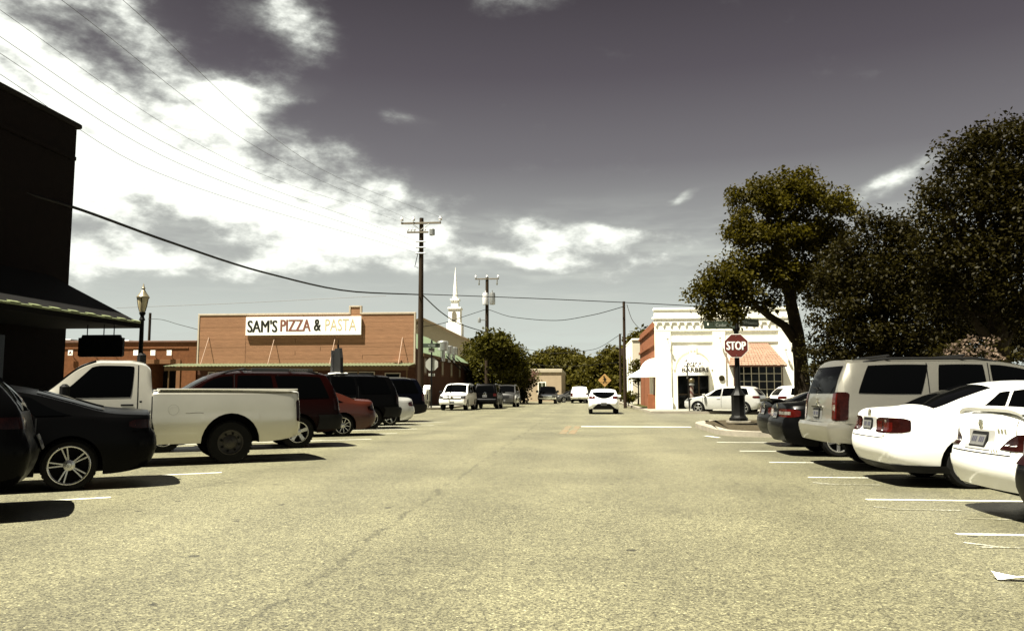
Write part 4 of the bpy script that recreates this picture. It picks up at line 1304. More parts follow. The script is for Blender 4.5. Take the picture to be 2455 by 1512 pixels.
# domed awning over the door
aw_, ah, ad = (U(855) - U(508)) / 2, Zf(585) - Zf(785), .75
acx = (U(855) + U(508)) / 2
az1 = Zf(785)
def dome(u, z):
    q = 1 - (u / aw_) ** 2 - ((z - az1) / ah) ** 2
    return .085 - ad * math.sqrt(max(0, q)) ** 1.1
dm = MB()
def dfn(t, f_):
    u = -aw_ * math.cos(t); h_ = ah * math.sin(t)
    a = f_ * math.pi / 2
    return (acx + u * math.cos(a) ** 0 * 1.0 * (math.cos(a)), .085 - ad * math.sin(a), az1 + h_ * math.cos(a))
dm.grid(dfn, [math.pi * k / 24 for k in range(25)], np.linspace(0, 1, 9))
dm.grid(lambda t, v: (acx - aw_ * math.cos(t), .085 - ad * math.sin(t) ** .9, az1 - .14 * v), [math.pi * k / 24 for k in range(25)], (0, 1))
AWN = mat('white_canvas', (.80, .79, .72), .8, 0, .03)
def dome2(t, f_):                                        # quarter dome: arch against the wall, flat drip edge in front
    ph = f_ * math.pi / 2
    return (acx - aw_ * math.cos(t), .085 - ad * math.sin(t) * math.cos(ph), az1 + ah * math.sin(t) * math.sin(ph))
dm = MB().grid(dome2, [math.pi * k / 24 for k in range(25)], np.linspace(0, 1, 9)).grid(lambda t, v: (acx - aw_ * math.cos(t), .085 - ad * math.sin(t), az1 - .16 * v), [math.pi * k / 24 for k in range(25)], (0, 1))
dmo = dm.build('entrance_awning', AWN, ba, 35)
def dome_y(u, z):
    s = math.sqrt(max(0, 1 - (u / aw_) ** 2))
    if z <= az1: return .085 - ad * s
    q = (z - az1) / (ah * max(s, .05))
    return .085 - ad * s * math.sqrt(max(0, 1 - q * q))
def on_dome(o, x0, x1, z0, z1):
    xs = [v.co.x for v in o.data.vertices]; zs = [v.co.z for v in o.data.vertices]
    for v in o.data.vertices:
        u = x0 + (v.co.x - min(xs)) / (max(xs) - min(xs)) * (x1 - x0)
        z = z0 + (v.co.z - min(zs)) / (max(zs) - min(zs)) * (z1 - z0)
        v.co = (u, dome_y(u - acx, z) - .012, z)
o = text('lettering', 'Cedar Hill', .4, face_m(0, 0, 0), GOLD, dmo, shear=.5, bold=.006, extrude=.0); on_dome(o, U(565), U(805), Zf(722), Zf(645))
o = text('lettering', 'BARBERS', .4, face_m(0, 0, 0), GOLD, dmo, bold=.012, extrude=.0); on_dome(o, U(545), U(835), Zf(775), Zf(728))
# doorway
MB().box(dl, dr, 1.4, 1.45, .003, dt).build('doorway_back', DARKIN, ba)
WD = mat('brown_door_wood', (.10, .06, .02), .6, 0, .2, 5)
for k in range(3):
    x0 = dl + (dr - dl) * k / 3
    df = MB().bbox(x0 + .01, x0 + .10, .42, .49, .003, dt - .003, .008).bbox(x0 + .102, x0 + (dr - dl) / 3 - .01, .42, .48, .95, 1.03, .005).build('door_frame', WD, ba)
    MB().box(x0 + .10, x0 + (dr - dl) / 3, .44, .455, .01, dt - .003).build('pane', WGLASS, df)
MB().lathe([(.001, 0), (.15, 0), (.19, .02), (.19, .05), (.12, .06), (.001, .06)], 20, Matrix.Translation((U(980), -.001, Zf(840))) @ Matrix.Rotation(math.pi / 2, 4, 'X')).build('round_plaque', mat('bronze', (.05, .04, .015), .4, .5, .2, 9), ba, 30)
for xx, yy in ((405, 425), (965, 418), (1665, 545), (1700, 410)):
    MB().tube([(U(xx) + .08, -.005, Zf(yy) - .25), (U(xx) + .02, -.16, Zf(yy) - .05), (U(xx), -.24, Zf(yy) + .02)], .012, 6).lathe([(.02, .1), (.10, 0)], 10, Matrix.Translation((U(xx), -.26, Zf(yy) - .02))).build('wall_lamp', mat('lamp_bronze', (.12, .09, .04), .5), ba)
# bay window with shingled hood
bl, br, bt, bb_ = U(1110), U(1618), Zf(700), Zf(1120)
MB().box(bl, br, -.45, .089, 0, bb_).box(bl, br, -.45, .089, bt - .06, bt + .02).box(bl, bl + .08, -.448, .088, bb_ + .002, bt - .062).box(br - .08, br, -.448, .088, bb_ + .002, bt - .062).build('bay_frame', mat('bay_brown', (.10, .05, .03), .8), ba)
MB().box(bl + .09, br - .09, -.1, -.05, bb_, bt - .065).build('bay_back', DARKIN, ba)
nc, nrw = 6, 5
ww_ = (br - bl - .16) / nc; hh_ = (bt - .07 - bb_) / nrw
MUN = mat('muntin_cream', (.60, .55, .42), .7)
pn0 = None
for i in range(nc):
    for j in range(nrw):
        x0, z0 = bl + .08 + i * ww_, bb_ + .005 + j * hh_
        if pn0 is None:
            pn0 = MB().box(.025, ww_ - .005, -.43, -.415, .025, hh_ - .005).build('pane', WGLASS, ba); pn0.location = (x0, 0, z0)
        else:
            o = pn0.copy(); COL.objects.link(o); o.parent = ba; o.location = (x0, 0, z0)
for i in range(nc + 1):
    MB().box(bl + .08 + i * ww_ - .022, bl + .08 + i * ww_ + .022, -.449, -.41, bb_ + .005, bt - .065).build('muntin', MUN, ba)
for j in range(1, nrw):
    MB().box(bl + .10, br - .10, -.446, -.412, bb_ + j * hh_ - .016, bb_ + j * hh_ + .020).build('muntin', MUN, ba)
h0x0, h0x1, h0z, h1x0, h1x1, h1z, hd_ = U(1110), U(1485), Zf(462), U(1062), U(1650), Zf(706), 1.0
ncs = 11
for k in range(ncs):
    a, b = k / ncs, (k + 1.08) / ncs
    def P_(t, side):
        x = (h0x0 + (h1x0 - h0x0) * t) if side < 0 else (h0x1 + (h1x1 - h0x1) * t)
        return x, .085 - hd_ * t, h0z + (h1z - h0z) * t
    la, lb = P_(a, -1), P_(b, -1); ra_, rb_ = P_(a, 1), P_(b, 1)
    lift = .035
    m = MB()
    nsh = 16
    for i in range(nsh):                                   # single tabs of the course, slightly uneven
        s0, s1 = i / nsh, (i + 1) / nsh - .006
        j = random.uniform(-.012, .012); lf = lift + random.uniform(-.008, .01)
        pa0 = [la[q] + (ra_[q] - la[q]) * s0 for q in range(3)]; pa1 = [la[q] + (ra_[q] - la[q]) * s1 for q in range(3)]
        pb0 = [lb[q] + (rb_[q] - lb[q]) * s0 for q in range(3)]; pb1 = [lb[q] + (rb_[q] - lb[q]) * s1 for q in range(3)]
        pb0[2] += lf + j; pb1[2] += lf + j
        bo0 = list(pb0); bo1 = list(pb1); bo0[2] -= .03; bo1[2] -= .03
        m.add([pa0, pa1, pb1, pb0, bo0, bo1], [(0, 1, 2, 3), (3, 2, 5, 4)])
    # hip side
    wr = (h1x1, .085, lb[2])
    m.add([(ra_[0], ra_[1], ra_[2]), (rb_[0], rb_[1], rb_[2] + lift), (rb_[0], .088, rb_[2] + lift), (ra_[0], .088, ra_[2])], [(0, 1, 2, 3)])
    m.add([(la[0], la[1], la[2]), (lb[0], lb[1], lb[2] + lift), (lb[0], .088, lb[2] + lift), (la[0], .088, la[2])], [(0, 1, 2, 3)])
    m.build('shingle_course', SHPINK, ba)
MB().bbox(h1x0 + .03, h1x1 - .03, .09 - hd_, .085, h1z - .10, h1z - .012, .01).build('hood_fascia', mat('bay_brown', (.10, .05, .03), .8), ba)
# side awning, brick entrance pier
m = MB()
ys0, ys1, ex_ = 1.4, 5.2, 1.55
z0a, z1a = Zf(800), Zf(655)
m.add([(.05, ys0, z1a), (.05, ys1, z1a), (-ex_, ys1, z0a), (-ex_, ys0, z0a), (.05, ys0, z0a), (.05, ys1, z0a), (-ex_, ys0, z0a - .16), (-ex_, ys1, z0a - .16), (.05, ys0, z0a - .16)], [(0, 1, 2, 3), (0, 3, 4), (1, 2, 5), (3, 2, 7, 6), (3, 6, 8, 4)])
sa = m.build('side_awning', AWN, ba)
m = MB()
m.grid(lambda t, f_: (-.0 - 1.05 * math.sin(t) * math.cos(f_ * math.pi / 2), .75 - .62 * math.cos(t), Zf(800) + (Zf(620) - Zf(800)) * math.sin(t) * math.sin(f_ * math.pi / 2)), [math.pi * k / 16 for k in range(17)], np.linspace(0, 1, 8))
m.grid(lambda t, v: (-1.05 * math.sin(t), .75 - .62 * math.cos(t), Zf(800) - .15 * v), [math.pi * k / 16 for k in range(17)], (0, 1))
m.build('side_awning', AWN, ba, 35)
text('lettering', 'ERS', .26, face_m(-.62, ys0 - .012, z0a + .10), GOLD2, sa, shear=.2)
MB().bbox(-.5, .05, .55, 1.15, 0, Zf(1010), .02).build('brick_pier', BRICKR, ba)
for k in range(2): MB().bbox(-.07, .058, 2.0 + k * 1.6, 2.7 + k * 1.6, .7, 2.2, .01).build('side_window', STUCCO, ba)

# barber pole by the door
bp_ = thing('barber_pole', 'striped barber pole with round globe beside the shop door', 'barber pole', (B0.x + U(648), YF - .45, .152))
STR = bpy.data.materials.new('barber_stripes'); STR.use_nodes = True
nt = STR.node_tree; tcn = nt.nodes.new('ShaderNodeTexCoord'); wv = nt.nodes.new('ShaderNodeTexWave'); mp = nt.nodes.new('ShaderNodeMapping')
mp.inputs['Rotation'].default_value = (R(35), R(40), 0); wv.inputs['Scale'].default_value = 1.6
nt.links.new(tcn.outputs['Object'], mp.inputs[0]); nt.links.new(mp.outputs[0], wv.inputs[0])
rp = nt.nodes.new('ShaderNodeValToRGB'); rp.color_ramp.interpolation = 'CONSTANT'
rp.color_ramp.elements[0].color = (.18, .15, .12, 1); rp.color_ramp.elements[1].position = .5; rp.color_ramp.elements[1].color = (.06, .02, .015, 1)
nt.links.new(wv.outputs[0], rp.inputs[0]); nt.links.new(rp.outputs[0], nt.nodes['Principled BSDF'].inputs['Base Color'])
Zl = lambda y: Zf(y) - .03
MB().lathe([(.001, 0), (.2, 0), (.2, .15), (.13, .3), (.12, .55), (.17, .6)], 14).build('base', GALV, bp_, 40)
MB().lathe([(.12, .6), (.12, Zl(915))], 18).build('striped_cylinder', STR, bp_, 40)
MB().lathe([(.17, Zl(915)), (.17, Zl(900)), (.10, Zl(893))], 14).build('collar', GALV, bp_, 40)
MB().lathe([(.19 * math.sin(math.pi * k / 10) + .001, Zl(867) - .2 * math.cos(math.pi * k / 10)) for k in range(11)], 18).build('globe', mat('globe_amber', (.12, .09, .035), .3), bp_, 60)

# thin sign post with an edge-on sign in front of the barber shop
q = onY(*z6(632, 1205), 47.9)
ep = thing('sign_post', 'thin dark post with a sign seen edge-on before the barber shop door', 'sign post', (q.x, 47.9, .152))
hh1 = onY(*z6(620, 636), 47.9).z - .15
MB().tube([(0, 0, 0), (-.09, 0, hh1)], .03, 8).build('post', BLACKM, ep, 40)
MB().bbox(-.10, -.075, -.36, .24, hh1 - 1.15, hh1 - .35, .005).build('sign_plate', BLACKM, ep)

# ---- buildings further along
an = thing('white_annex', 'plain pale two-face building beyond the brick side wall on the right', 'building', (onY(1518, 938, 74).x, 74, .1))
AZ = onY(1518, 818, 74).z
MB().box(0, 12, 0, 13, 0, AZ).build('wall', mat('annex_beige', (.70, .64, .50), .85, 0, .06, 1), an)
MB().bbox(-.08, 12, -.08, 13, AZ + .002, AZ + .16, .02).build('parapet_cap', STUCCO, an)
MB().bbox(-.06, -.004, .02, 12.9, 0, AZ - .05, .01).build('lit_street_wall', STUCCO, an)  # sunward face in paler stucco, its extra light put into the colour
for k in range(3): MB().bbox(-.09, -.062, 2 + k * 3.6, 2.5 + k * 3.6, 1.0, AZ - 1.4, .01).build('window', WGLASS, an)
YG = 104.0
gx0, gx1 = onY(1236, 938, YG).x, onY(1346, 938, YG).x
GZ = onY(1300, 884, YG).z
bg_ = thing('beige_building', 'low beige stucco building with one tall window at the end of the street', 'building', (gx0, YG, 0))
MB().box(0, gx1 - gx0, 0, 22, 0, GZ - .45).build('wall', BEIGE, bg_)
MB().bbox(-.1, gx1 - gx0 + .12, -.12, 22, GZ - .447, GZ, .03).build('parapet', mat('beige_trim', (.68, .60, .44), .8, 0, .05), bg_)
wx0 = onY(1291, 920, YG).x - gx0; wx1 = onY(1308, 920, YG).x - gx0; wz1 = onY(1300, 917, YG).z; wz0 = .95
f_ = MB().bbox(wx0 - .08, wx1 + .08, -.06, -.003, wz0 - .1, wz1 + .08, .01).build('window', STUCCO, bg_)
for k in range(2):
    w2_ = (wx1 - wx0) / 2
    MB().box(wx0 + k * w2_ + .02, wx0 + (k + 1) * w2_ - .04, -.075, -.064, wz0, wz1).build('pane', mat('green_pane', (.05, .06, .03), .15, 0, .4, 4), f_)
YH = 150.0
hx0, hx1 = onY(1363, 938, YH).x, onY(1442, 938, YH).x
sh = thing('small_house', 'small pale house with grey gabled roof at the far end of the street', 'house', (hx0, YH, 0))
MB().box(0, hx1 - hx0, 0, 8, 0, 2.7).build('wall', mat('house_cream', (.5, .46, .34), .85), sh)
m = MB(); w_ = hx1 - hx0
m.add([(-.3, -.4, 2.6), (w_ * .42, -.4, 2.75), (w_ + .4, -.4, 4.4), (w_ + .4, 8.3, 4.4), (w_ * .42, 8.3, 2.75), (-.3, 8.3, 2.6)], [(0, 1, 4, 5), (1, 2, 3, 4)])
m.add([(-.3, -.4, 2.4), (w_ * .42, -.4, 2.5), (w_ + .4, -.4, 4.1), (-.3, -.4, 2.6), (w_ * .42, -.4, 2.75), (w_ + .4, -.4, 4.4)], [(0, 1, 4, 3), (1, 2, 5, 4)])
m.build('roof', mat('grey_roof', (.33, .32, .28), .8), sh)
MB().box(w_ * .62, w_ * .85, -.03, -.003, 1.0, 1.9).build('window', WGLASS, sh)

# ---------------------------------------------------------------- poles, signs
def crossarm(root, z, w, y=-.16, m=GREYW):
    return MB().bbox(-w, w, y - .06, y + .06, z - .07, z + .07, .01).build('crossarm', m, root)
def insulator(root, x, z, y=-.16, s=1.0):
    return MB().lathe([(.02, 0), (.02, .08 * s), (.10 * s, .10 * s), (.07 * s, .17 * s), (.11 * s, .19 * s), (.06 * s, .27 * s), (.05 * s, .32 * s), (.001, .33 * s)], 12, Matrix.Translation((x, y, z))).build('insulator', PORC, root, 40)
P1 = A(1006, 938, 56.0)
p1 = thing('utility_pole', 'tall dark utility pole with two crossarms at the pizza restaurant corner', 'utility pole', (P1.x, P1.y, .15))
def hz(yd, depth): return A(1006, yd, depth).z - .15
T1 = hz(523, 56)
MB().tube([(.05, 0, 0), (.02, 0, T1 * .5), (0, 0, T1)], [.21, .185, .15], 14).build('pole', WOOD, p1, 40)
crossarm(p1, hz(536, 56), 1.45)
for x in (-1.4, -.55, 1.4): insulator(p1, x, hz(534, 56), s=1.3)
MB().tube([(-.6, -.2, hz(538, 56)), (0, -.2, hz(553, 56)), (.6, -.2, hz(538, 56))], .03, 6).build('arm_brace', GALV, p1)
a2 = MB().bbox(-1.0, .55, -.25, -.14, hz(558, 56) - .06, hz(558, 56) + .06, .01).build('crossarm', GREYW, p1)
for x in (-.95, -.7, -.45, .3): insulator(p1, x, hz(556, 56), s=.8, y=-.2)
MB().lathe([(.16, 0), (.2, .03), (.2, .42), (.16, .46)], 14, Matrix.Translation((.82, -.2, hz(566, 56)))).build('arrester_ring', GALV, p1, 40)
for yd in (580, 594, 608):
    MB().tube([(-.35, -.2, hz(yd, 56)), (.35, -.2, hz(yd, 56))], .05, 8).build('spool_rack', GALV, p1)
MB().tube([(-.18, -.1, hz(603, 56)), (-.42, -.15, hz(640, 56)), (-.18, -.1, hz(642, 56))], .025, 6).build('conduit_loop', BLACKM, p1)
P2 = A(1167, 938, 85.0)
p2 = thing('utility_pole', 'far utility pole with a crossarm and two transformers above the leafy tree', 'utility pole', (P2.x, P2.y, .1))
def h2(yd): return A(1167, yd, 85.0).z - .1
MB().tube([(0, 0, 0), (0, 0, h2(665))], [.24, .17], 12).build('pole', WOOD, p2, 40)
crossarm(p2, h2(669), 1.3)
for x in (-1.22, 1.22, 0): insulator(p2, x, h2(668), s=1.2)
for x in (-.85, 1.1): MB().lathe([(.04, 0), (.10, .1), (.06, .3), (.10, .45), (.04, .6)], 8, Matrix.Translation((x, -.16, h2(684)))).build('cutout', GALV, p2, 40)
for x, c in ((-.12, PORC), (.62, GALV)):
    MB().lathe([(.001, h2(731)), (.30, h2(731)), (.32, h2(728)), (.32, h2(708)), (.26, h2(703)), (.05, h2(702)), (.05, h2(697)), (.001, h2(697))], 16, Matrix.Translation((x, -.42, 0))).build('transformer', c, p2, 40)
MB().tube([(0, -.1, h2(768)), (-.6, -.5, h2(768))], .04, 6).lathe([(.001, h2(774)), (.16, h2(774)), (.18, h2(768)), (.08, h2(762))], 12, Matrix.Translation((-.75, -.6, 0))).build('area_light', GALV, p2, 40)
P3 = G(1499, 978)
p3 = thing('utility_pole', 'bare dark utility pole beside the small white hatchback', 'utility pole', (P3.x, P3.y, .0))
MB().tube([(0, 0, 0), (0, 0, A(1499, 720, 61.7).z)], [.13, .105], 12).build('pole', WOOD, p3, 40)
P4 = A(1488, 938, 92.0)
p4 = thing('utility_pole', 'slim distant pole just left of the bare pole near the hatchback', 'utility pole', (P4.x, P4.y, 0))
MB().tube([(0, 0, 0), (0, 0, A(1488, 800, 92).z)], [.15, .12], 10).lathe([(.001, 0), (.22, 0), (.22, .8), (.001, .85)], 12, Matrix.Translation((.3, -.2, A(1488, 852, 92).z))).build('pole', WOOD, p4, 40)
P5 = A(352, 938, 88.0)
p5 = thing('utility_pole', 'short utility pole rising behind the orange brick shop', 'utility pole', (P5.x, P5.y, 0))
MB().tube([(0, 0, 0), (0, 0, A(352, 750, 88).z)], [.16, .14], 10).build('pole', WOOD, p5, 40)

def wire(name, pts, d0, d1, rad, label, n=26):
    """overhead line through picture points, distance running evenly from d0 to d1"""
    L_ = [0]
    for a, b in zip(pts, pts[1:]): L_.append(L_[-1] + math.hypot(b[0] - a[0], b[1] - a[1]))
    fx = pch([(l, p[0]) for l, p in zip(L_, pts)]); fy = pch([(l, p[1]) for l, p in zip(L_, pts)])
    out = []
    for k in range(n + 1):
        l = L_[-1] * k / n; t = k / n
        d = 1 / ((1 - t) / d0 + t / d1)
        out.append(A(fx(l), fy(l), d))
    o = MB().tube(out, rad, 5).build(name, BLACKM if rad > .02 else mat('wire_grey', (.06, .055, .05), .6), None, 60)
    return tag(o, label, 'cable', 'overhead lines')
wire('power_line', [(-260, 12), (0, 178), (354, 404), (1004, 608)], 15, 55.8, .0065, 'lowest of the thin overhead lines running to the corner pole rack')
wire('power_line', [(-260, -50), (0, 128), (413, 385), (1004, 594)], 15, 55.8, .0065, 'second lowest of the thin overhead lines running to the corner pole rack')
wire('power_line', [(-260, -100), (0, 88), (441, 366), (1004, 580)], 15, 55.8, .0065, 'third lowest of the thin overhead lines running to the corner pole rack')
wire('power_line', [(-260, -170), (0, 24), (560, 389), (951, 528)], 15, 55.8, .006, 'overhead line reaching the left end of the corner pole crossarm')
wire('power_line', [(-60, -150), (147, 0), (636, 366), (985, 528)], 15, 55.8, .006, 'overhead line reaching the middle of the corner pole crossarm')
wire('power_line', [(120, -150), (294, 0), (760, 400), (1062, 523)], 15, 55.8, .006, 'overhead line reaching the right end of the corner pole crossarm')
wire('thick_cable', [(60, 462), (178, 498), (400, 578), (640, 655), (860, 700), (1004, 706)], 18.8, 55.8, .042, 'thick black cable sagging from the left building to the corner pole')
wire('cable', [(280, 738), (560, 727), (780, 716), (925, 709)], 60, 55.9, .016, 'thin pale cable crossing above the restaurant sign to the corner pole')
wire('cable', [(1009, 705), (1250, 714), (1499, 725), (1720, 736)], 56.2, 60, .030, 'cable running right from the corner pole past the bare pole')
wire('cable', [(1012, 706), (1060, 750), (1100, 775), (1166, 797)], 56.2, 84.5, .045, 'drooping dark cable from the corner pole to the far transformer pole')
wire('cable', [(1169, 741), (1230, 760), (1330, 768), (1420, 755), (1498, 734)], 84.5, 61.5, .030, 'cable sagging between the transformer pole and the bare pole')
wire('cable', [(1166, 741), (1120, 756), (1060, 775), (1000, 785)], 84.5, 70, .030, 'cable from the transformer pole towards the green metal roof')
wire('cable', [(1503, 730), (1515, 765), (1540, 795)], 61.7, 68, .022, 'short service drop from the bare pole to the brick side wall')
wire('cable', [(1240, 832), (1330, 846), (1420, 838), (1490, 800)], 120, 92, .030, 'faint cable dipping over the distant trees to the slim pole')
wire('cable', [(1240, 868), (1350, 878), (1490, 868)], 120, 92, .028, 'lowest faint cable in front of the distant trees')
wire('cable', [(355, 764), (380, 765), (430, 778), (476, 790)], 88, 70, .026, 'short cable from the pole behind the brick shop to the restaurant')

STOPR = mat('stop_red', (.15, .018, .010), .5, 0, .06, 3)
GREENS = mat('sign_green', (.035, .055, .032), .5, 0, .1, 4)
SIGNF = mat('sign_back', (.42, .43, .38), .45, .4, .1, 4)
def octagon(rad): return [(rad * math.cos(R(22.5 + 45 * k)), rad * math.sin(R(22.5 + 45 * k))) for k in range(8)]
# near-right post with the stop sign
DS = 29.5
q = A(1769, 938, DS)
sp_ = thing('stop_sign_post', 'black ornamental lamp post with red stop sign and two green street blades', 'stop sign', (q.x, q.y, .165))
def hs2(yd): return A(1765, yd, DS).z - .165
MB().prism(rounded([(-.40, -.40), (.40, -.40), (.40, .40), (-.40, .40)], .1, 3), -.02, .06).build('footing', CONC2, sp_)
MB().lathe([(.001, .062), (.34, .062), (.34, .16), (.29, .2), (.27, .24), (.25, .28), (.25, .95), (.28, 1.0), (.20, 1.1), (.14, 1.2), (.10, 1.35), (.085, hs2(800)), (.09, hs2(795)), (.14, hs2(790)), (.14, hs2(786)), (.11, hs2(782)), (.125, hs2(700)), (.001, hs2(698))], 8).build('post', BLACKM, sp_, 35)
oc = hs2(829)
Ms = Matrix.Translation((-.05, -.17, oc)) @ Matrix.Rotation(math.pi / 2, 4, 'X')
pl = MB().prism(octagon(.475), -.006, .006, Ms).build('stop_plate', SIGNW, sp_)
MB().prism(octagon(.448), .007, .010, Ms).build('red_face', STOPR, pl)
o = text('lettering', 'STOP', .40, face_m(0, 0, 0), SIGNW, pl, extrude=.002)
xs = [v.co.x for v in o.data.vertices]; zs = [v.co.z for v in o.data.vertices]
for v in o.data.vertices:
    v.co.x = -.05 + (v.co.x - (max(xs) + min(xs)) / 2) * .68 / (max(xs) - min(xs)); v.co.z = oc + (v.co.z - (max(zs) + min(zs)) / 2) * .31 / (max(zs) - min(zs)); v.co.y -= .184
embolden(o, .014, .0006)
for dz in (.36, -.36): MB().lathe([(.014, 0), (.014, .008), (.001, .01)], 8, Ms @ Matrix.Translation((0, dz, .010))).build('bolt', GALV, pl)
def blade(root, x0, x1, z, h, txt, ang, name='street_name_blade', small='St', emblem=True):
    M_ = Matrix.Rotation(R(ang), 4, 'Z')
    b = MB().bbox(x0, x1, -.14, -.12, z - h / 2, z + h / 2, .004, M_).build(name, GREENS, root)
    w_ = x1 - x0
    TX = mat('blade_text', (.42, .46, .40), .6)
    text('lettering', txt, h * .62, M_ @ face_m(x0 + w_ * .55, -.144, z - h * .03), TX, b, extrude=.001, sx=.9)
    if small: text('lettering', small, h * .30, M_ @ face_m(x1 - w_ * .09, -.144, z + h * .22), TX, b, extrude=.001); text('lettering', '500', h * .28, M_ @ face_m(x1 - w_ * .09, -.144, z - h * .2), TX, b, extrude=.001)
    if emblem:
        MB().lathe([(.001, 0), (h * .16, 0), (h * .16, .003), (.001, .004)], 12, M_ @ Matrix.Translation((x0 + w_ * .13, -.142, z + h * .1)) @ Matrix.Rotation(math.pi / 2, 4, 'X') @ Matrix.Diagonal((.6, 1.2, 1, 1))).build('emblem', SIGNW, b)
    return b
blade(sp_, -1.20, -.06, hs2(779), .29, 'Cedar', 0)
blade(sp_, .05, 1.0, hs2(773), .29, 'N Houston', 32, emblem=False, small=None)
# far-left stop sign seen from behind
DL = 57.0
q = A(1034, 938, DL)
sb = thing('stop_sign_post', 'post with a stop sign seen from behind and a street blade, by newspaper boxes', 'stop sign', (q.x, q.y, .152))
def h3(yd): return A(1034, yd, DL).z - .152
MB().tube([(0, 0, 0), (0, 0, h3(824))], .055, 10).build('post', BLACKM, sb, 40)
MB().lathe([(.05, h3(824)), (.10, h3(822)), (.05, h3(818)), (.07, h3(816)), (.001, h3(812))], 10).build('finial', BLACKM, sb, 40)
MB().prism(octagon(.49), -.006, .006, Matrix.Translation((0, .09, h3(873))) @ Matrix.Rotation(math.pi / 2, 4, 'X')).build('stop_plate', SIGNF, sb)
MB().bbox(-.23, .23, .075, .09, h3(901), h3(895), .004).build('all_way_plate', SIGNF, sb)
blade(sb, -.62, .64, h3(828), .30, 'N Cedar', -4, emblem=False, small='St')
MB().bbox(-.22, .22, -.07, -.05, h3(844), h3(834), .004).build('sign_plate', mat('sign_grey', (.16, .16, .13), .6), sb)
# pedestrian crossing sign
DP = 67.0
q = A(1450, 938, DP)
pc = thing('crossing_sign', 'yellow diamond pedestrian crossing sign above the small white hatchback', 'road sign', (q.x, q.y, 0))
hc = A(1450, 911, DP).z
MB().tube([(0, .05, 0), (0, .05, hc + .3)], .03, 8).build('post', GALV, pc, 40)
Mp = Matrix.Translation((0, 0, hc)) @ Matrix.Rotation(math.pi / 2, 4, 'X')
dmd = .56
MB().prism(rounded([(0, -dmd), (dmd, 0), (0, dmd), (-dmd, 0)], .05, 3), -.005, .005, Mp).build('sign_plate', mat('sign_yellow', (.60, .36, .12), .5, 0, .05), pc)
INKK = mat('sign_black', (.01, .01, .01), .6)
m = MB().lathe([(.001, .008), (.075, .008), (.075, .0085), (.001, .009)], 12, Mp @ Matrix.Translation((-.05, .29, 0)))
for pts, w in ((((-.02, .2), (.02, 0.0)), .075), (((.01, .02), (-.05, -.12), (-.10, -.26)), .04), (((.03, .02), (.08, -.12), (.14, -.24)), .04), (((-.02, .17), (-.10, .07), (-.17, .04)), .028), (((.04, .18), (.11, .1), (.12, 0)), .028), (((-.36, -.16), (.36, -.16)), .012), (((-.26, -.28), (.26, -.28)), .012)):
    for a, b in zip(pts, pts[1:]):
        a, b = Vector((*a, .007)), Vector((*b, .007)); d = (b - a).normalized(); nrm = Vector((-d.y, d.x, 0)) * w
        m.add([Mp @ (a + nrm), Mp @ (a - nrm), Mp @ (b - nrm), Mp @ (b + nrm)], [(0, 1, 2, 3)])
o = m.build('walking_figure', INKK, pc)
# newspaper boxes
for xd, lab, col, hh, dd in ((1014, 'white-topped newspaper box standing left of the stop sign back', (.60, .56, .44), 1.25, 57.5), (1024, 'grey newspaper box with a round knob right behind the white-topped one', (.28, .27, .20), 1.6, 58.6)):
    q = A(xd, 938, dd)
    nb = thing('newspaper_box', lab, 'newspaper box', (q.x, q.y, .152), R(-12))
    mm = mat('news_' + str(xd), col, .5, 0, .1)
    MB().bbox(-.24, .24, -.2, .2, .45, hh - .3, .02).build('cabinet', mm, nb)
    MB().prism([(-.2, hh - .297), (.2, hh - .297), (.2, hh), (-.0, hh)], -.25, .25, Matrix(((0, 0, 1, 0), (1, 0, 0, 0), (0, 1, 0, 0), (0, 0, 0, 1)))).build('slanted_top', SIGNW, nb)
    MB().bbox(-.17, .17, -.215, -.203, .55, hh - .42, .005).build('door_window', DARKIN, nb)
    MB().bbox(-.15, .15, -.12, .12, .003, .447, .02).build('pedestal', mm, nb)

# ---------------------------------------------------------------- trees
rng = np.random.default_rng(11)
BARK = mat('bark', (0.030, 0.022, 0.012), 0.95, 0, 0.4, 5, bump=0.8, bscale=18)
LEAF_L = leafmat('leaf_locust', (0.040, 0.033, 0.0025), .40)
LEAF_D = leafmat('leaf_oak', (0.0135, 0.0110, 0.0016), .30)
LEAF_M = leafmat('leaf_mid', (0.036, 0.033, 0.004), .32)
LEAF_F = leafmat('leaf_far', (0.045, 0.039, 0.005), .30)
PINKF = leafmat('crepe_blossom', (0.16, 0.09, 0.07), .4)
FLOWER = leafmat('pale_blossom', (0.15, 0.11, 0.08), .4)
def leaves(centres, radii, n_each, size, flat=.75, elong=1.8):
    C = np.repeat(np.array(centres), n_each, axis=0); Rr_ = np.repeat(np.array(radii), n_each)
    n = len(C)
    off = rng.normal(0, .48, (n, 3)); ln = np.linalg.norm(off, axis=1, keepdims=True); off *= np.minimum(1, 1.15 / np.maximum(ln, 1e-6))
    off[:, 2] *= flat
    P = C + off * Rr_[:, None]
    nz = rng.normal(0, 1, (n, 3)); nz[:, 2] = np.abs(nz[:, 2]) + .25
    nz /= np.linalg.norm(nz, axis=1, keepdims=True)
    t = rng.normal(0, 1, (n, 3)); t -= nz * (t * nz).sum(1, keepdims=True); t /= np.linalg.norm(t, axis=1, keepdims=True)
    b = np.cross(nz, t)
    s = size * rng.uniform(.6, 1.35, (n, 1))
    v = np.stack([P + t * s * elong * .5, P + b * s * .5 + nz * s * .08, P - t * s * elong * .5, P - b * s * .5 + nz * s * .08], 1).reshape(-1, 3)
    return v
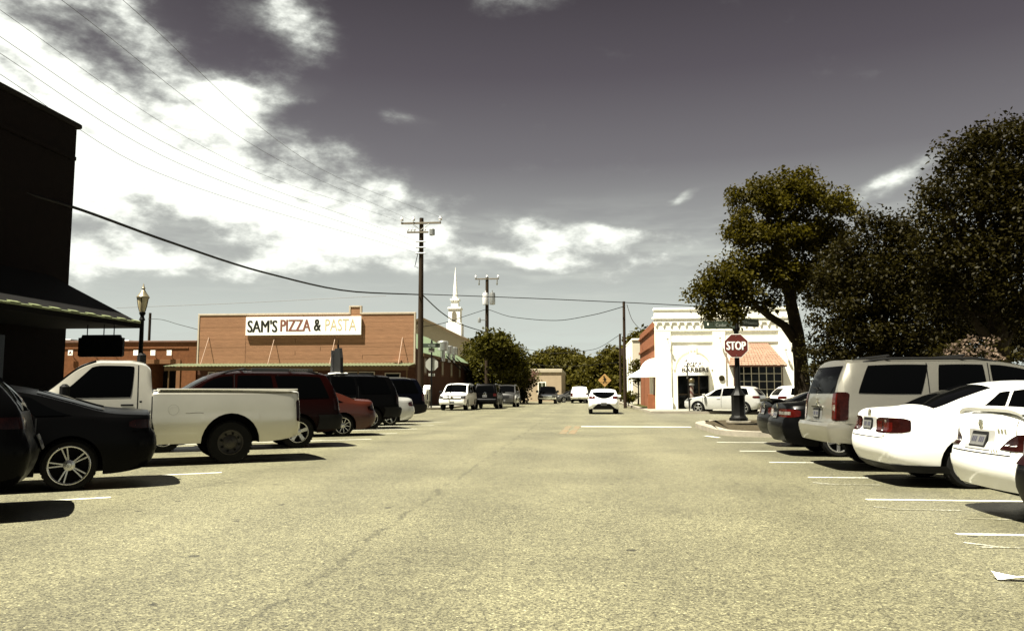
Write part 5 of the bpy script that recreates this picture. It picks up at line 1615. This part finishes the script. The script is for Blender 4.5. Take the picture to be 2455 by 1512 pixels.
def tree(name, label, base, tr, trunk_pts, blobs, dens, size, lm, clump=.5, per=42, extra=None, group=None, lean=None, cat='tree', limbs=True, hubs=()):
    root = thing(name, label, cat, base, 0, group)
    base = Vector(base)
    m = MB()
    tp = [Vector(p) - base for p in trunk_pts]
    m.tube(tp, [tr * (1.25 if i == 0 else 1 - .45 * i / (len(tp) - 1)) for i in range(len(tp))], 10)
    topp = tp[-1]
    cs, rs = [], []
    for (c, r3) in blobs:
        c = Vector(c) - base; r3 = Vector(r3)
        vol = r3.x * r3.y * r3.z
        k = max(3, int(dens * vol ** .72))
        j0 = min(len(tp) - 1, 1 + random.randrange(max(1, len(tp) - 1)))
        src = tp[j0]
        if hubs: src = min([Vector(h) - base for h in hubs] + tp[3:], key=lambda h: (h - c).length)
        if limbs:
            midp = src.lerp(c, .5) + Vector((random.uniform(-.3, .3), random.uniform(-.3, .3), -.1 * (c - src).length))
            m.tube([src, midp, c], [tr * .42, tr * .30, tr * .14], 7)
        for i in range(k):
            d = rng.normal(0, 1, 3); d /= np.linalg.norm(d)
            q = rng.uniform(0, 1) ** .36
            p = (c.x + d[0] * r3.x * q, c.y + d[1] * r3.y * q, c.z + d[2] * r3.z * q)
            cs.append(p); rs.append(clump * rng.uniform(.7, 1.4))
            if limbs and i % 4 == 0: m.tube([c, Vector(p)], [tr * .12, tr * .04], 5)
    m.build('trunk', BARK, root, 50)
    v = leaves(cs, rs, per, size)
    me = bpy.data.meshes.new('crown')
    nf = len(v) // 4
    me.vertices.add(len(v)); me.vertices.foreach_set('co', v.ravel())
    me.loops.add(nf * 4); me.loops.foreach_set('vertex_index', np.arange(nf * 4))
    me.polygons.add(nf); me.polygons.foreach_set('loop_start', np.arange(nf) * 4)
    me.update(calc_edges=True); me.validate()
    me.materials.append(lm)
    o = bpy.data.objects.new('crown', me); COL.objects.link(o); o.parent = root
    if extra:
        v = leaves([tuple(Vector(c) - base) for c in extra[0]], [extra[1]] * len(extra[0]), extra[2], extra[3], elong=1.1)
        me = bpy.data.meshes.new('blossom'); nf = len(v) // 4
        me.vertices.add(len(v)); me.vertices.foreach_set('co', v.ravel()); me.loops.add(nf * 4); me.loops.foreach_set('vertex_index', np.arange(nf * 4)); me.polygons.add(nf); me.polygons.foreach_set('loop_start', np.arange(nf) * 4)
        me.update(calc_edges=True); me.materials.append(extra[4])
        o = bpy.data.objects.new('blossom', me); COL.objects.link(o); o.parent = root
    return root
def blob(xd, yd, rx, ry, depth, rz=None):
    c = A(xd, yd, depth); k = depth / 1900
    return (c, (rx * k, (rz if rz else (rx + ry) / 2) * k, ry * k))
# locust tree by the stop sign
D = 28.0
b0 = A(1926, 938, D); b0.z = .13
limb = [A(1906, 815, D), A(1880, 780, D - .2), A(1845, 758, D - .4), A(1815, 735, D - .6), A(1790, 700, D - .8)]
tree('locust_tree', 'feathery olive tree leaning over the stop sign and barber shop', b0, .27,
     [b0, A(1921, 880, D), A(1912, 800, D), A(1895, 720, D), A(1880, 640, D), A(1865, 560, D)],
     [blob(1830, 475, 85, 50, D), blob(1935, 480, 95, 45, D - .6), blob(2025, 490, 45, 26, D), blob(1790, 545, 65, 45, D - .5), blob(1870, 565, 105, 62, D), blob(1975, 575, 70, 50, D + .5),
      blob(1790, 628, 60, 34, D - .5), blob(1880, 655, 90, 55, D), blob(1735, 668, 62, 36, D - 1), blob(1690, 708, 45, 32, D - 1.2), blob(1765, 705, 50, 40, D - 1), blob(1950, 670, 60, 70, D + .6), blob(1700, 745, 35, 22, D - 1), blob(1755, 755, 30, 26, D - 1), blob(1840, 730, 30, 24, D - .4), blob(1905, 440, 60, 25, D)],
     62, .075, LEAF_L, clump=.36, per=75, hubs=limb[-1:])
lb = MB()
# the low limb that swings left across the barber shop
tl = bpy.data.objects['locust_tree']
pp = limb
lb.tube([q - b0 for q in pp], [.17, .15, .13, .10, .05], 8).build('low_limb', BARK, tl, 50)
# dark oaks on the right
def oak(label, xd, D, blobs, dens=62, size=.062):
    b = A(xd, 938, D); b.z = .13
    tree('oak_tree', label, b, .30, [b, A(xd + 4, 850, D), A(xd, 760, D), A(xd - 4, 660, D)], [blob(*q) for q in blobs], dens, size, LEAF_D, clump=.40, per=75, group='dark oaks along the right sidewalk')
oak('rounded dark oak directly behind the parked silver-white SUV', 2110, 23.5,
    [(2050, 620, 62, 60, 23.5), (2120, 560, 75, 55, 23.5), (2165, 545, 45, 40, 23), (2100, 680, 100, 75, 23.2), (2190, 640, 90, 80, 23.5), (2035, 740, 60, 75, 23.5), (2000, 640, 45, 50, 24.5), (1995, 700, 50, 60, 24.5), (1965, 870, 40, 50, 26), (1985, 800, 50, 60, 24.5), (1990, 880, 50, 40, 24.5), (2130, 780, 110, 70, 23), (2060, 850, 60, 45, 23.5), (2180, 860, 90, 40, 23.5)])
oak('tall dark oak reaching highest at the right edge behind the white sedans', 2390, 20.5,
    [(2330, 385, 75, 60, 20.5), (2400, 345, 85, 55, 20.5), (2470, 330, 70, 55, 20.5), (2260, 470, 60, 42, 20.3), (2225, 520, 40, 22, 20.3), (2350, 480, 110, 80, 20.5), (2450, 450, 110, 90, 20.5), (2270, 590, 90, 75, 20.2), (2390, 600, 120, 90, 20.5), (2500, 590, 110, 110, 20.5), (2300, 700, 100, 70, 20.3), (2430, 740, 120, 70, 20.5), (2560, 450, 90, 90, 20.5)])
oak('broad low oak filling the gap beneath the tall one at right', 2290, 25.5,
    [(2240, 700, 110, 80, 25.5), (2330, 780, 120, 70, 25.5), (2430, 820, 120, 55, 25.5), (2220, 810, 90, 60, 25.5), (2540, 760, 110, 80, 25.5)])
# flowering shrub
D = 19.0
b = A(2320, 938, D); b.z = .13
fl = [A(random.uniform(2265, 2400), random.uniform(812, 862), D - .5 + random.uniform(-.5, .3)) for k in range(13)]
tree('flowering_shrub', 'dark flowering shrub with pale blossom behind the white sedans', b, .05, [b, A(2325, 900, D), A(2325, 860, D)], [blob(2300, 850, 60, 40, D), blob(2380, 850, 60, 40, D), blob(2340, 890, 80, 40, D)], 40, .07, LEAF_D, clump=.3, per=45, extra=(fl, .16, 26, .065, FLOWER), cat='shrub')
# street trees on the left beyond the restaurant
D = 93.0
b = A(1182, 938, D); b.z = .1
tree('street_tree', 'big leafy tree behind the dark SUV, in front of the transformer pole', b, .32, [b, A(1182, 900, D), A(1182, 850, D)],
     [blob(1182, 828, 45, 28, D - 12), blob(1150, 860, 38, 38, D), blob(1215, 860, 40, 40, D - 10), blob(1180, 880, 62, 45, D - 3), blob(1235, 895, 28, 30, D - 8), blob(1145, 915, 30, 35, D), blob(1205, 925, 45, 30, D - 4)], 17, .22, LEAF_M, clump=.95, per=90)
D = 88.0
b = A(1256, 938, D); b.z = .1
fl = [A(random.uniform(1245, 1285), random.uniform(885, 915), D - 1 + random.uniform(-1, 1)) for k in range(34)]
tree('crepe_myrtle', 'small pinkish crepe myrtle at the corner of the beige building', b, .12, [b, A(1258, 930, D), A(1262, 905, D)],
     [blob(1262, 905, 26, 24, D), blob(1245, 925, 24, 24, D), blob(1250, 948, 22, 14, D)], 16, .20, LEAF_M, clump=.7, per=45, extra=(fl, .45, 14, .16, PINKF))
# distant trees, each its own
far = [(1290, 885, 52, 28, 150, 'low rounded tree above the left end of the beige building'), (1345, 868, 55, 32, 165, 'domed tree peaking over the beige building roof'),
       (1385, 890, 45, 34, 158, 'sloping tree over the right end of the beige building'), (1430, 905, 42, 40, 150, 'tree behind the far white pickup'),
       (1462, 880, 42, 38, 145, 'tall tree behind the crossing sign'), (1500, 880, 34, 45, 140, 'tree crowding the bare pole from behind'), (1382, 930, 24, 26, 138, 'dark shrubby tree right beside the beige building corner'),
       (1480, 935, 40, 25, 128, 'low tree behind the roof of the white hatchback'), (1548, 830, 40, 28, 128, 'tree top showing over the white annex roof')]
for (xd, yd, rx, ry, D, lab) in far:
    b = A(xd, 938, D); b.z = 0
    tree('distant_tree', lab, b, .3, [b, A(xd, 938 - (938 - yd) * .5, D)], [blob(xd, yd, rx, ry, D), blob(xd - rx * .45, yd + ry * .55, rx * .6, ry * .6, D), blob(xd + rx * .45, yd + ry * .5, rx * .6, ry * .6, D), blob(xd, yd + ry, rx * .9, ry * .55, D)], 9, .40, LEAF_F, clump=1.5, per=80, group='trees at the end of the street', limbs=False)
D = 68.0
b = A(1530, 938, D); b.z = .1
tree('young_street_tree', 'young tree with thin trunk beside the barber shop side awning', b, .07, [b, A(1531, 930, D), A(1530, 890, D)], [blob(1528, 885, 18, 20, D), blob(1520, 905, 14, 10, D), blob(1536, 900, 14, 14, D)], 26, .17, LEAF_M, clump=.5, per=32)
b = A(1507, 938, 66.0); b.z = .1
tree('clipped_hedge', 'low dark hedge at the foot of the bare utility pole', b, .04, [b, b + Vector((0, 0, .4))], [(b + Vector((0, 0, .7)), (.7, .8, .55))], 60, .12, LEAF_M, clump=.28, per=40, cat='hedge')
structure(MB().prism([(4.2, 57), (5.6, 57), (5.6, 73), (4.2, 73)], .1, .175).build('lawn', GRASS))

# ---------------------------------------------------------------- vehicles
RZL = R(213)
GL = 'vehicles parked at an angle on the left'
GR = 'vehicles parked nose-in on the right'
HD = Vector((math.cos(RZL), math.sin(RZL), 0))
# left row, nearest first
s = grow(crossover(paint=BLACK, r=.36, wheel='multi', tail=[(-.12, .22, .92, 1.04, REDD)]), 1.03)
make_car('parked_hatchback', 'black hatchback cut off by the left edge, nearest of the left row', 'car', s, Vector((-6.05, 8.35, 0)) + HD * .95, RZL, GL)
s = sedan(paint=BLACK, wheel='double', r=.335, rr=.25, arch=.395, top=[(-1.05, .99), (-.93, 1.03), (-.45, 1.08), (.05, 1.22), (.5, 1.34), (1.05, 1.42), (1.55, 1.41), (1.9, 1.33), (2.6, 1.0), (2.75, .97), (3.3, .86), (3.55, .74), (3.65, .68)], tail=[(-.25, .24, .80, .92, REDD)], handle_mat=CHROME)
make_car('parked_sedan', 'black sedan with bright twin-spoke alloy wheels beside the white pickup', 'car', s, by_wheel(G(162, 1177), RZL, s, 1), RZL, GL)
s = pickup(crease=.012, tail=[(-.05, .07, .74, 1.14, REDD)])
tr, I = make_car('pickup_truck', 'silver-white single-cab pickup with dark steel wheels, parked on the left', 'truck', s, by_wheel(G(551, 1111), RZL, s, 1), RZL, GL)
# pickup details: fuel door, bed rail cap, fender lips, dent
fy = lambda x, z, e=0: (x, I['Y'](x, z) + e, z)
xf_ = .98
m = MB()
m.grid(lambda t, k: fy(xf_ + (.085 + .007 * k) * math.cos(t), .98 + (.085 + .007 * k) * math.sin(t), .004), np.linspace(0, 2 * math.pi, 25), (0, 1)); m.build('fuel_door', mat('panel_gap2', (.5, .5, .42), .6), tr)
for sd in (1, -1):
    MB().bbox(-1.19, 1.26, sd * .90 - .035, sd * .90 + .035, 1.325, 1.35, .008).build('bed_rail_cap', BLACKP if sd < 0 else WHITE2, tr)
MB().grid(lambda s_, t: fy(.48 + .30 * s_, .915 + .004 * math.sin(5 * s_) + .008 * t, .003), np.linspace(0, 1, 14), (0, 1)).build('scrape', mat('scrape', (.10, .09, .07), .9, 0, .6, 30), tr)
MB().bbox(1.49, 1.53, .945, .955, 1.10, 1.14, .003).build('badge', BLACKP, tr)
tag(MB().bbox(0, .01, 0, .01, 0, .01).build('rear_reflector', REDL, tr))
tr.children[-1].location = (-1.2, .8, .6)
s = suv(paint=MAROON, wheel='fat', r=.37, wb=2.85, W=.925, top=[(-1.1, 1.70), (-.7, 1.745), (.2, 1.78), (1.3, 1.78), (1.75, 1.73), (2.05, 1.60), (2.80, 1.17), (3.0, 1.10), (3.6, 1.04), (3.8, .98), (3.95, .88)],
        belt=[(-1.1, 1.12), (1, 1.10), (2.7, 1.06), (3.5, .95), (3.95, .8)], rear=[(.34, -.80), (.45, -.98), (.72, -1.02), (.78, -.98), (1.1, -.93), (1.45, -.80), (1.72, -.62), (1.9, -.55)],
        tail=[(-.08, .14, .86, 1.16, REDD)], rails=(-.55, 1.75, BLACKP, .075), cross=(.1, 1.2), tg=(1.16, 1.64, .88))
pf, I = make_car('parked_suv', 'maroon SUV with black roof rack behind the white pickup', 'car', s, by_wheel(G(714, 1074), RZL, s, 1), RZL, GL)
zt, zb, ze, ysh, ye = I['sect'](.1)
rk_ = MB().bbox(-.35, 1.05, ye - .05, ye - .035, ze + .045, ze + .125, .006).build('roof_rack_panel', mat('rack_grey', (.05, .05, .055), .5), pf)
text('lettering', 'PATHFINDER', .075, Matrix.Translation((-.02, ye - .033, ze + .085)) @ Matrix.Rotation(math.pi, 4, 'Z') @ Matrix.Rotation(math.pi / 2, 4, 'X'), mat('rack_letter', (.35, .33, .3), .5), rk_, extrude=.001)
s = sedan(paint=ORANGE, wheel='multi', tail=[(-.2, .2, .74, .88, REDD)])
make_car('parked_sedan', 'copper red sedan between the maroon SUV and the black SUV', 'car', s, by_wheel(G(822, 1046), RZL, s, 1), RZL, GL)
s = suv(paint=BLACK, wheel='five', handle_mat=CHROME, r=.38, tail=[(-.08, .12, .86, 1.18, REDD)])
bs, I6 = make_car('parked_suv', 'black SUV with a wedge-shaped sign on its roof, left row', 'car', s, by_wheel(G(890, 1029), RZL, s, 1), RZL, GL)
s = sedan(paint=SILVER, wheel='five', tail=[(-.2, .22, .74, .90, REDL)])
make_car('parked_sedan', 'silver sedan tail showing between two dark SUVs in the left row', 'car', s, by_wheel(G(936, 1020), RZL, s, 1), RZL, GL)
s = suv(paint=NAVY, wheel='five', handle_mat=CHROME, tail=[(-.08, .14, .88, 1.2, REDL)], rails=(-.4, 1.5, GALV, .05))
make_car('parked_suv', 'dark navy SUV, farthest of the left row before the corner pole', 'car', s, by_wheel(G(966, 1012), RZL, s, 1), RZL, GL)
# roof sign on the black SUV
mw = bs.matrix_basis
zt = I6['sect'](1.0)[0]
loc = Matrix.Translation(bs.location) @ Matrix.Rotation(RZL, 4, 'Z') @ Vector((.95, .0, zt))
rs_ = thing('roof_sign', 'wedge-shaped lettered sign with a short antenna on the black SUV roof', 'sign', loc, RZL + R(90))
hgt_s = A(845, 870, 27.5).z * 0 + .92
MB().bbox(-.5, .5, -.22, .22, .002, .06, .02).build('base', SIGNW, rs_)
MB().prism([(-.50, .062), (.50, .062), (.46, hgt_s * .62), (.30, hgt_s), (-.30, hgt_s), (-.46, hgt_s * .62)], -.05, .05, Matrix.Rotation(math.pi / 2, 4, 'X')).build('panel', BLACKP, rs_)
e_ = MB().bbox(-.516, -.503, -.12, .12, .07, hgt_s - .05, .006, Matrix.Rotation(R(0), 4, 'Z')).build('edge_panel', mat('roof_sign_grey', (.16, .16, .17), .5, 0, .3, 12), rs_)
for k in range(4): MB().bbox(-.522, -.517, -.08, .08, .14 + k * .19, .23 + k * .19, .003).build('edge_lettering', mat('edge_letter_' + str(k % 2), ((.30, .30, .31), (.04, .04, .07))[k % 2], .6), e_)
MB().tube([(0, 0, hgt_s), (0, 0, hgt_s + .13)], .03, 8).tube([(0, 0, hgt_s + .13), (.02, 0, hgt_s + .3)], .01, 6).build('antenna', BLACKM, rs_)

# right row, nearest first
s = sedan(paint=BLACK, tail=[(-.30, .25, .70, .92, REDD)])
make_car('parked_sedan', 'black car tail just showing at the right edge, nearest of the right row', 'car', s, (3.62 + 1.0, 6.40, 0), 0, GR)
s = sedan(paint=WHITE, wheel='multi', plate_dark=True, spoiler=(-.96, -.62, 1.105), plate=.80, badge=(.96, .05), tail=[(-.20, .30, .70, .96, REDD, [(.62, .92, .25, .6, REDL)])], recess_mat=SILVER, tailshape=lambda s, a, b: (a + .02 * (1 - s), a + .05 + (b - a - .05) * s ** .6),
          lettering=[(-.46, .90, .15, .04), (-.42, .70, .12, .025)], wb=2.78, rbump=(.30, .60, WHITE, .012), bulge=.11,
          top=[(-1.05, 1.03), (-.93, 1.07), (-.45, 1.11), (.05, 1.28), (.5, 1.42), (1.05, 1.47), (1.6, 1.45), (2.0, 1.34), (2.65, 1.03), (2.85, .99), (3.4, .88), (3.65, .76), (3.75, .70)], front=[(.2, 3.52), (.4, 3.66), (.58, 3.67), (.72, 3.58), (.9, 3.3)])
make_car('parked_sedan', 'white sedan with rear spoiler and large wraparound tail lights at far right', 'car', s, (4.25 + 1.0, 8.95, 0), 0, GR)
s = sedan(paint=WHITE, wheel='multi', plate_dark=True, plate=.84, badge=(.985, .065), tail=[(-.34, .20, .73, .94, REDD, [(.08, .34, .15, .75, REDL), (.44, .68, .1, .7, REDL), (.49, .58, .55, .85, CLEARL)])], recess_mat=SILVER,
          rbump=(.20, .30, BLACKP, .012), lettering=[(-.66, .70, .05, .03)])
make_car('parked_sedan', 'white sedan with dark tail lights beside the silver-white SUV', 'car', s, by_wheel(G(2331, 1172), 0, s, -1), 0, GR)
s = suv(paint=GOLDP, plate_dark=True, wheel='multi', W=1.0, tum=.13, corner=.2, rk=.10, belt=[(-1.1, 1.24), (1, 1.22), (2.7, 1.20), (3.5, 1.05), (3.95, .88)], sill=.40, top=[(-1.15, 1.80), (-.7, 1.84), (.2, 1.86), (1.4, 1.86), (1.9, 1.80), (2.25, 1.68), (2.80, 1.32), (2.95, 1.26), (3.6, 1.16), (3.8, 1.08), (3.95, .95)], tg=(1.27, 1.73, .92), tail=[(-.11, .17, .82, 1.29, REDD, [(.0, .45, .05, .95, REDL), (.1, .4, .32, .55, CLEARL)])], rbump=(.46, .78, GOLDP, .09), badge=(1.10, .07), plate=.93, recess_mat=GALV,
        side=[(-.66, -.46, .34, .50), (.60, .66, 1.38, 1.36), (1.48, 1.46, 2.72, 2.02)], rails=(-.5, 1.6, BLACKP, .05), cross=(-.1, 1.1), rear=[(.34, -.85), (.45, -1.0), (.72, -1.06), (.80, -1.02), (1.15, -.98), (1.5, -.88), (1.86, -.70), (1.98, -.66)])
ta, I = make_car('parked_suv', 'large silver-white SUV with black side windows, middle of the right row', 'car', s, (4.08 + 1.06, 14.5, 0), 0, GR)
MB().grid(lambda u, v: I['RP'](-.45 + .9 * u, .785, .07 - .05 * v), np.linspace(0, 1, 9), (0, 1)).build('step_pad', BLACKP, ta)
MB().bbox(-.735, -.60, -.62, .62, 1.79, 1.83, .015).build('rear_spoiler', GOLDP, ta)
MB().bbox(-.748, -.737, -.18, .18, 1.78, 1.80, .004).build('brake_light', REDD, ta)
MB().tube([I['RP'](.02, 1.33, .03), I['RP'](.25, 1.37, .025), I['RP'](.45, 1.38, .02)], .012, 6).build('rear_wiper', BLACKP, ta)
MB().bbox(I['RP'](0, 1.04)[0] - .03, I['RP'](0, 1.04)[0] + .03, -.3, .3, 1.025, 1.055, .01).build('plate_bar', CHROME, ta)
MB().grid(lambda u, v: (.5 + 1.95 * u, -I['Y'](.5 + 1.95 * u, .78 + .05 * v) - .012 * math.sin(math.pi * v), .78 + .05 * v), np.linspace(0, 1, 12), np.linspace(0, 1, 5)).build('side_moulding', GOLDP, ta, 40)
text('badge', 'LT', .075, Matrix.Translation((.50, -I['Y'](.5, 1.26) - .004, 1.245)) @ Matrix.Rotation(math.pi / 2, 4, 'X'), BLACKP, ta, extrude=.002)
s = sedan(paint=BLACK, plate_dark=True, tail=[(-.42, .22, .78, .94, REDL, [(.05, .75, .3, .7, CLEARL)])], wheel='five', badge=(1.0, .06))
make_car('parked_sedan', 'black sedan with bright red and clear tail light beyond the silver-white SUV', 'car', s, (4.05 + 1.0, 17.35, 0), 0, GR)
s = sedan(paint=BLACK, plate_dark=True, tail=[(-.25, .2, .76, .92, REDL)], spoiler=(-.96, -.6, 1.10))
make_car('parked_sedan', 'black sedan farthest in the right row beside the planting island', 'car', s, (4.40 + 1.0, 20.1, 0), 0, GR)
# across the junction
RZ2 = R(152)
s = crossover(paint=SILVER, tail=[(-.12, .30, .92, 1.05, REDL)])
make_car('crossover_car', 'silver crossover seen side-on in front of the barber shop', 'car', s, by_wheel(G(1783, 993), RZ2, s, 1), RZ2)
s = crossover(paint=WHITE)
q = A(1858, 938, 41.5)
make_car('crossover_car', 'white crossover partly hidden behind the right row and tree trunk', 'car', s, (q.x + 1.0, q.y + 1, 0), R(8))
s = suv(paint=WHITE, bowtie=True, grille=(.62, .78, 1.02, BLACKP), rails=(-.3, 1.5, GALV, .05), mirmat=BLACKP)
q = A(1088, 938, 54.6)
make_car('parked_suv', 'white SUV facing the camera beside the stop sign back', 'car', s, (q.x, q.y + 3.85, 0), R(-92))
s = suv(paint=BLACK, tail=[(-.16, .12, .95, 1.15, REDL)], badge=(1.14, .10), rails=(-.3, 1.5, GALV, .05))
q = A(1162, 938, 59.5)
make_car('parked_suv', 'black SUV seen from behind, right of the white SUV', 'car', s, (q.x, q.y + 1.05, 0), R(90))
s = suv(paint=GREY, rails=(-.3, 1.5, GALV, .05))
q = A(1209, 938, 66.0)
make_car('parked_suv', 'dark grey SUV facing the camera, right of the black one, far left', 'car', s, (q.x, q.y + 3.85, 0), R(-91))
s = pickup(paint=BLACK, grille=(.55, .72, 1.02, CHROME), fbump=(.45, .68, CHROME, .03), wheel='five')
q = A(1311, 938, 84.0)
make_car('pickup_truck', 'black pickup with chrome front driving towards the camera', 'truck', s, (q.x, q.y + 4.0, 0), R(-90))
s = sedan(paint=GREY)
q = A(1352, 938, 93.0)
make_car('parked_sedan', 'grey sedan in front of the beige building beside the black pickup', 'car', s, (q.x + 2.2, q.y + 1.5, 0), R(200))
s = pickup(paint=WHITE, wheel='five', rbump=(.45, .65, CHROME, .03), tail=[(-.12, .12, .75, 1.12, REDL)])
q = A(1389, 938, 88.0)
make_car('pickup_truck', 'white pickup seen from behind, driving away down the street', 'truck', s, (q.x, q.y + 1.25, 0), R(90))
s = grow(crossover(paint=WHITE, tg=None, plate=.58, tail=[(-.16, .26, .88, 1.03, REDL)], rear=[(.27, -.68), (.42, -.84), (.7, -.90), (.9, -.84), (1.12, -.72), (1.3, -.5), (1.5, -.2), (1.6, -.1)], side=[(-.10, .05, .28, .38), (.38, .45, 1.25, 1.2), (1.32, 1.27, 2.45, 1.65)]), .88)
q = G(1448, 992.5)
vh, I = make_car('small_hatchback', 'small white hatchback seen from behind in the right lane', 'car', s, (q.x, q.y + .9, 0), R(90))
I['rearpatch']('rear_window', -.64, .64, .90, 1.27, GLASS, .01, -1, lambda u, a, b: (a + .26 * abs(2 * u - 1) ** 2.2, b - .02 * abs(2 * u - 1) ** 3), 21)
I['rearpatch']('rear_diffuser', -.62, .62, .27, .60, BLACKP, .012, -1, lambda u, a, b: (a, b - .24 * max(0, abs(2 * u - 1) - .55) / .45), 21)
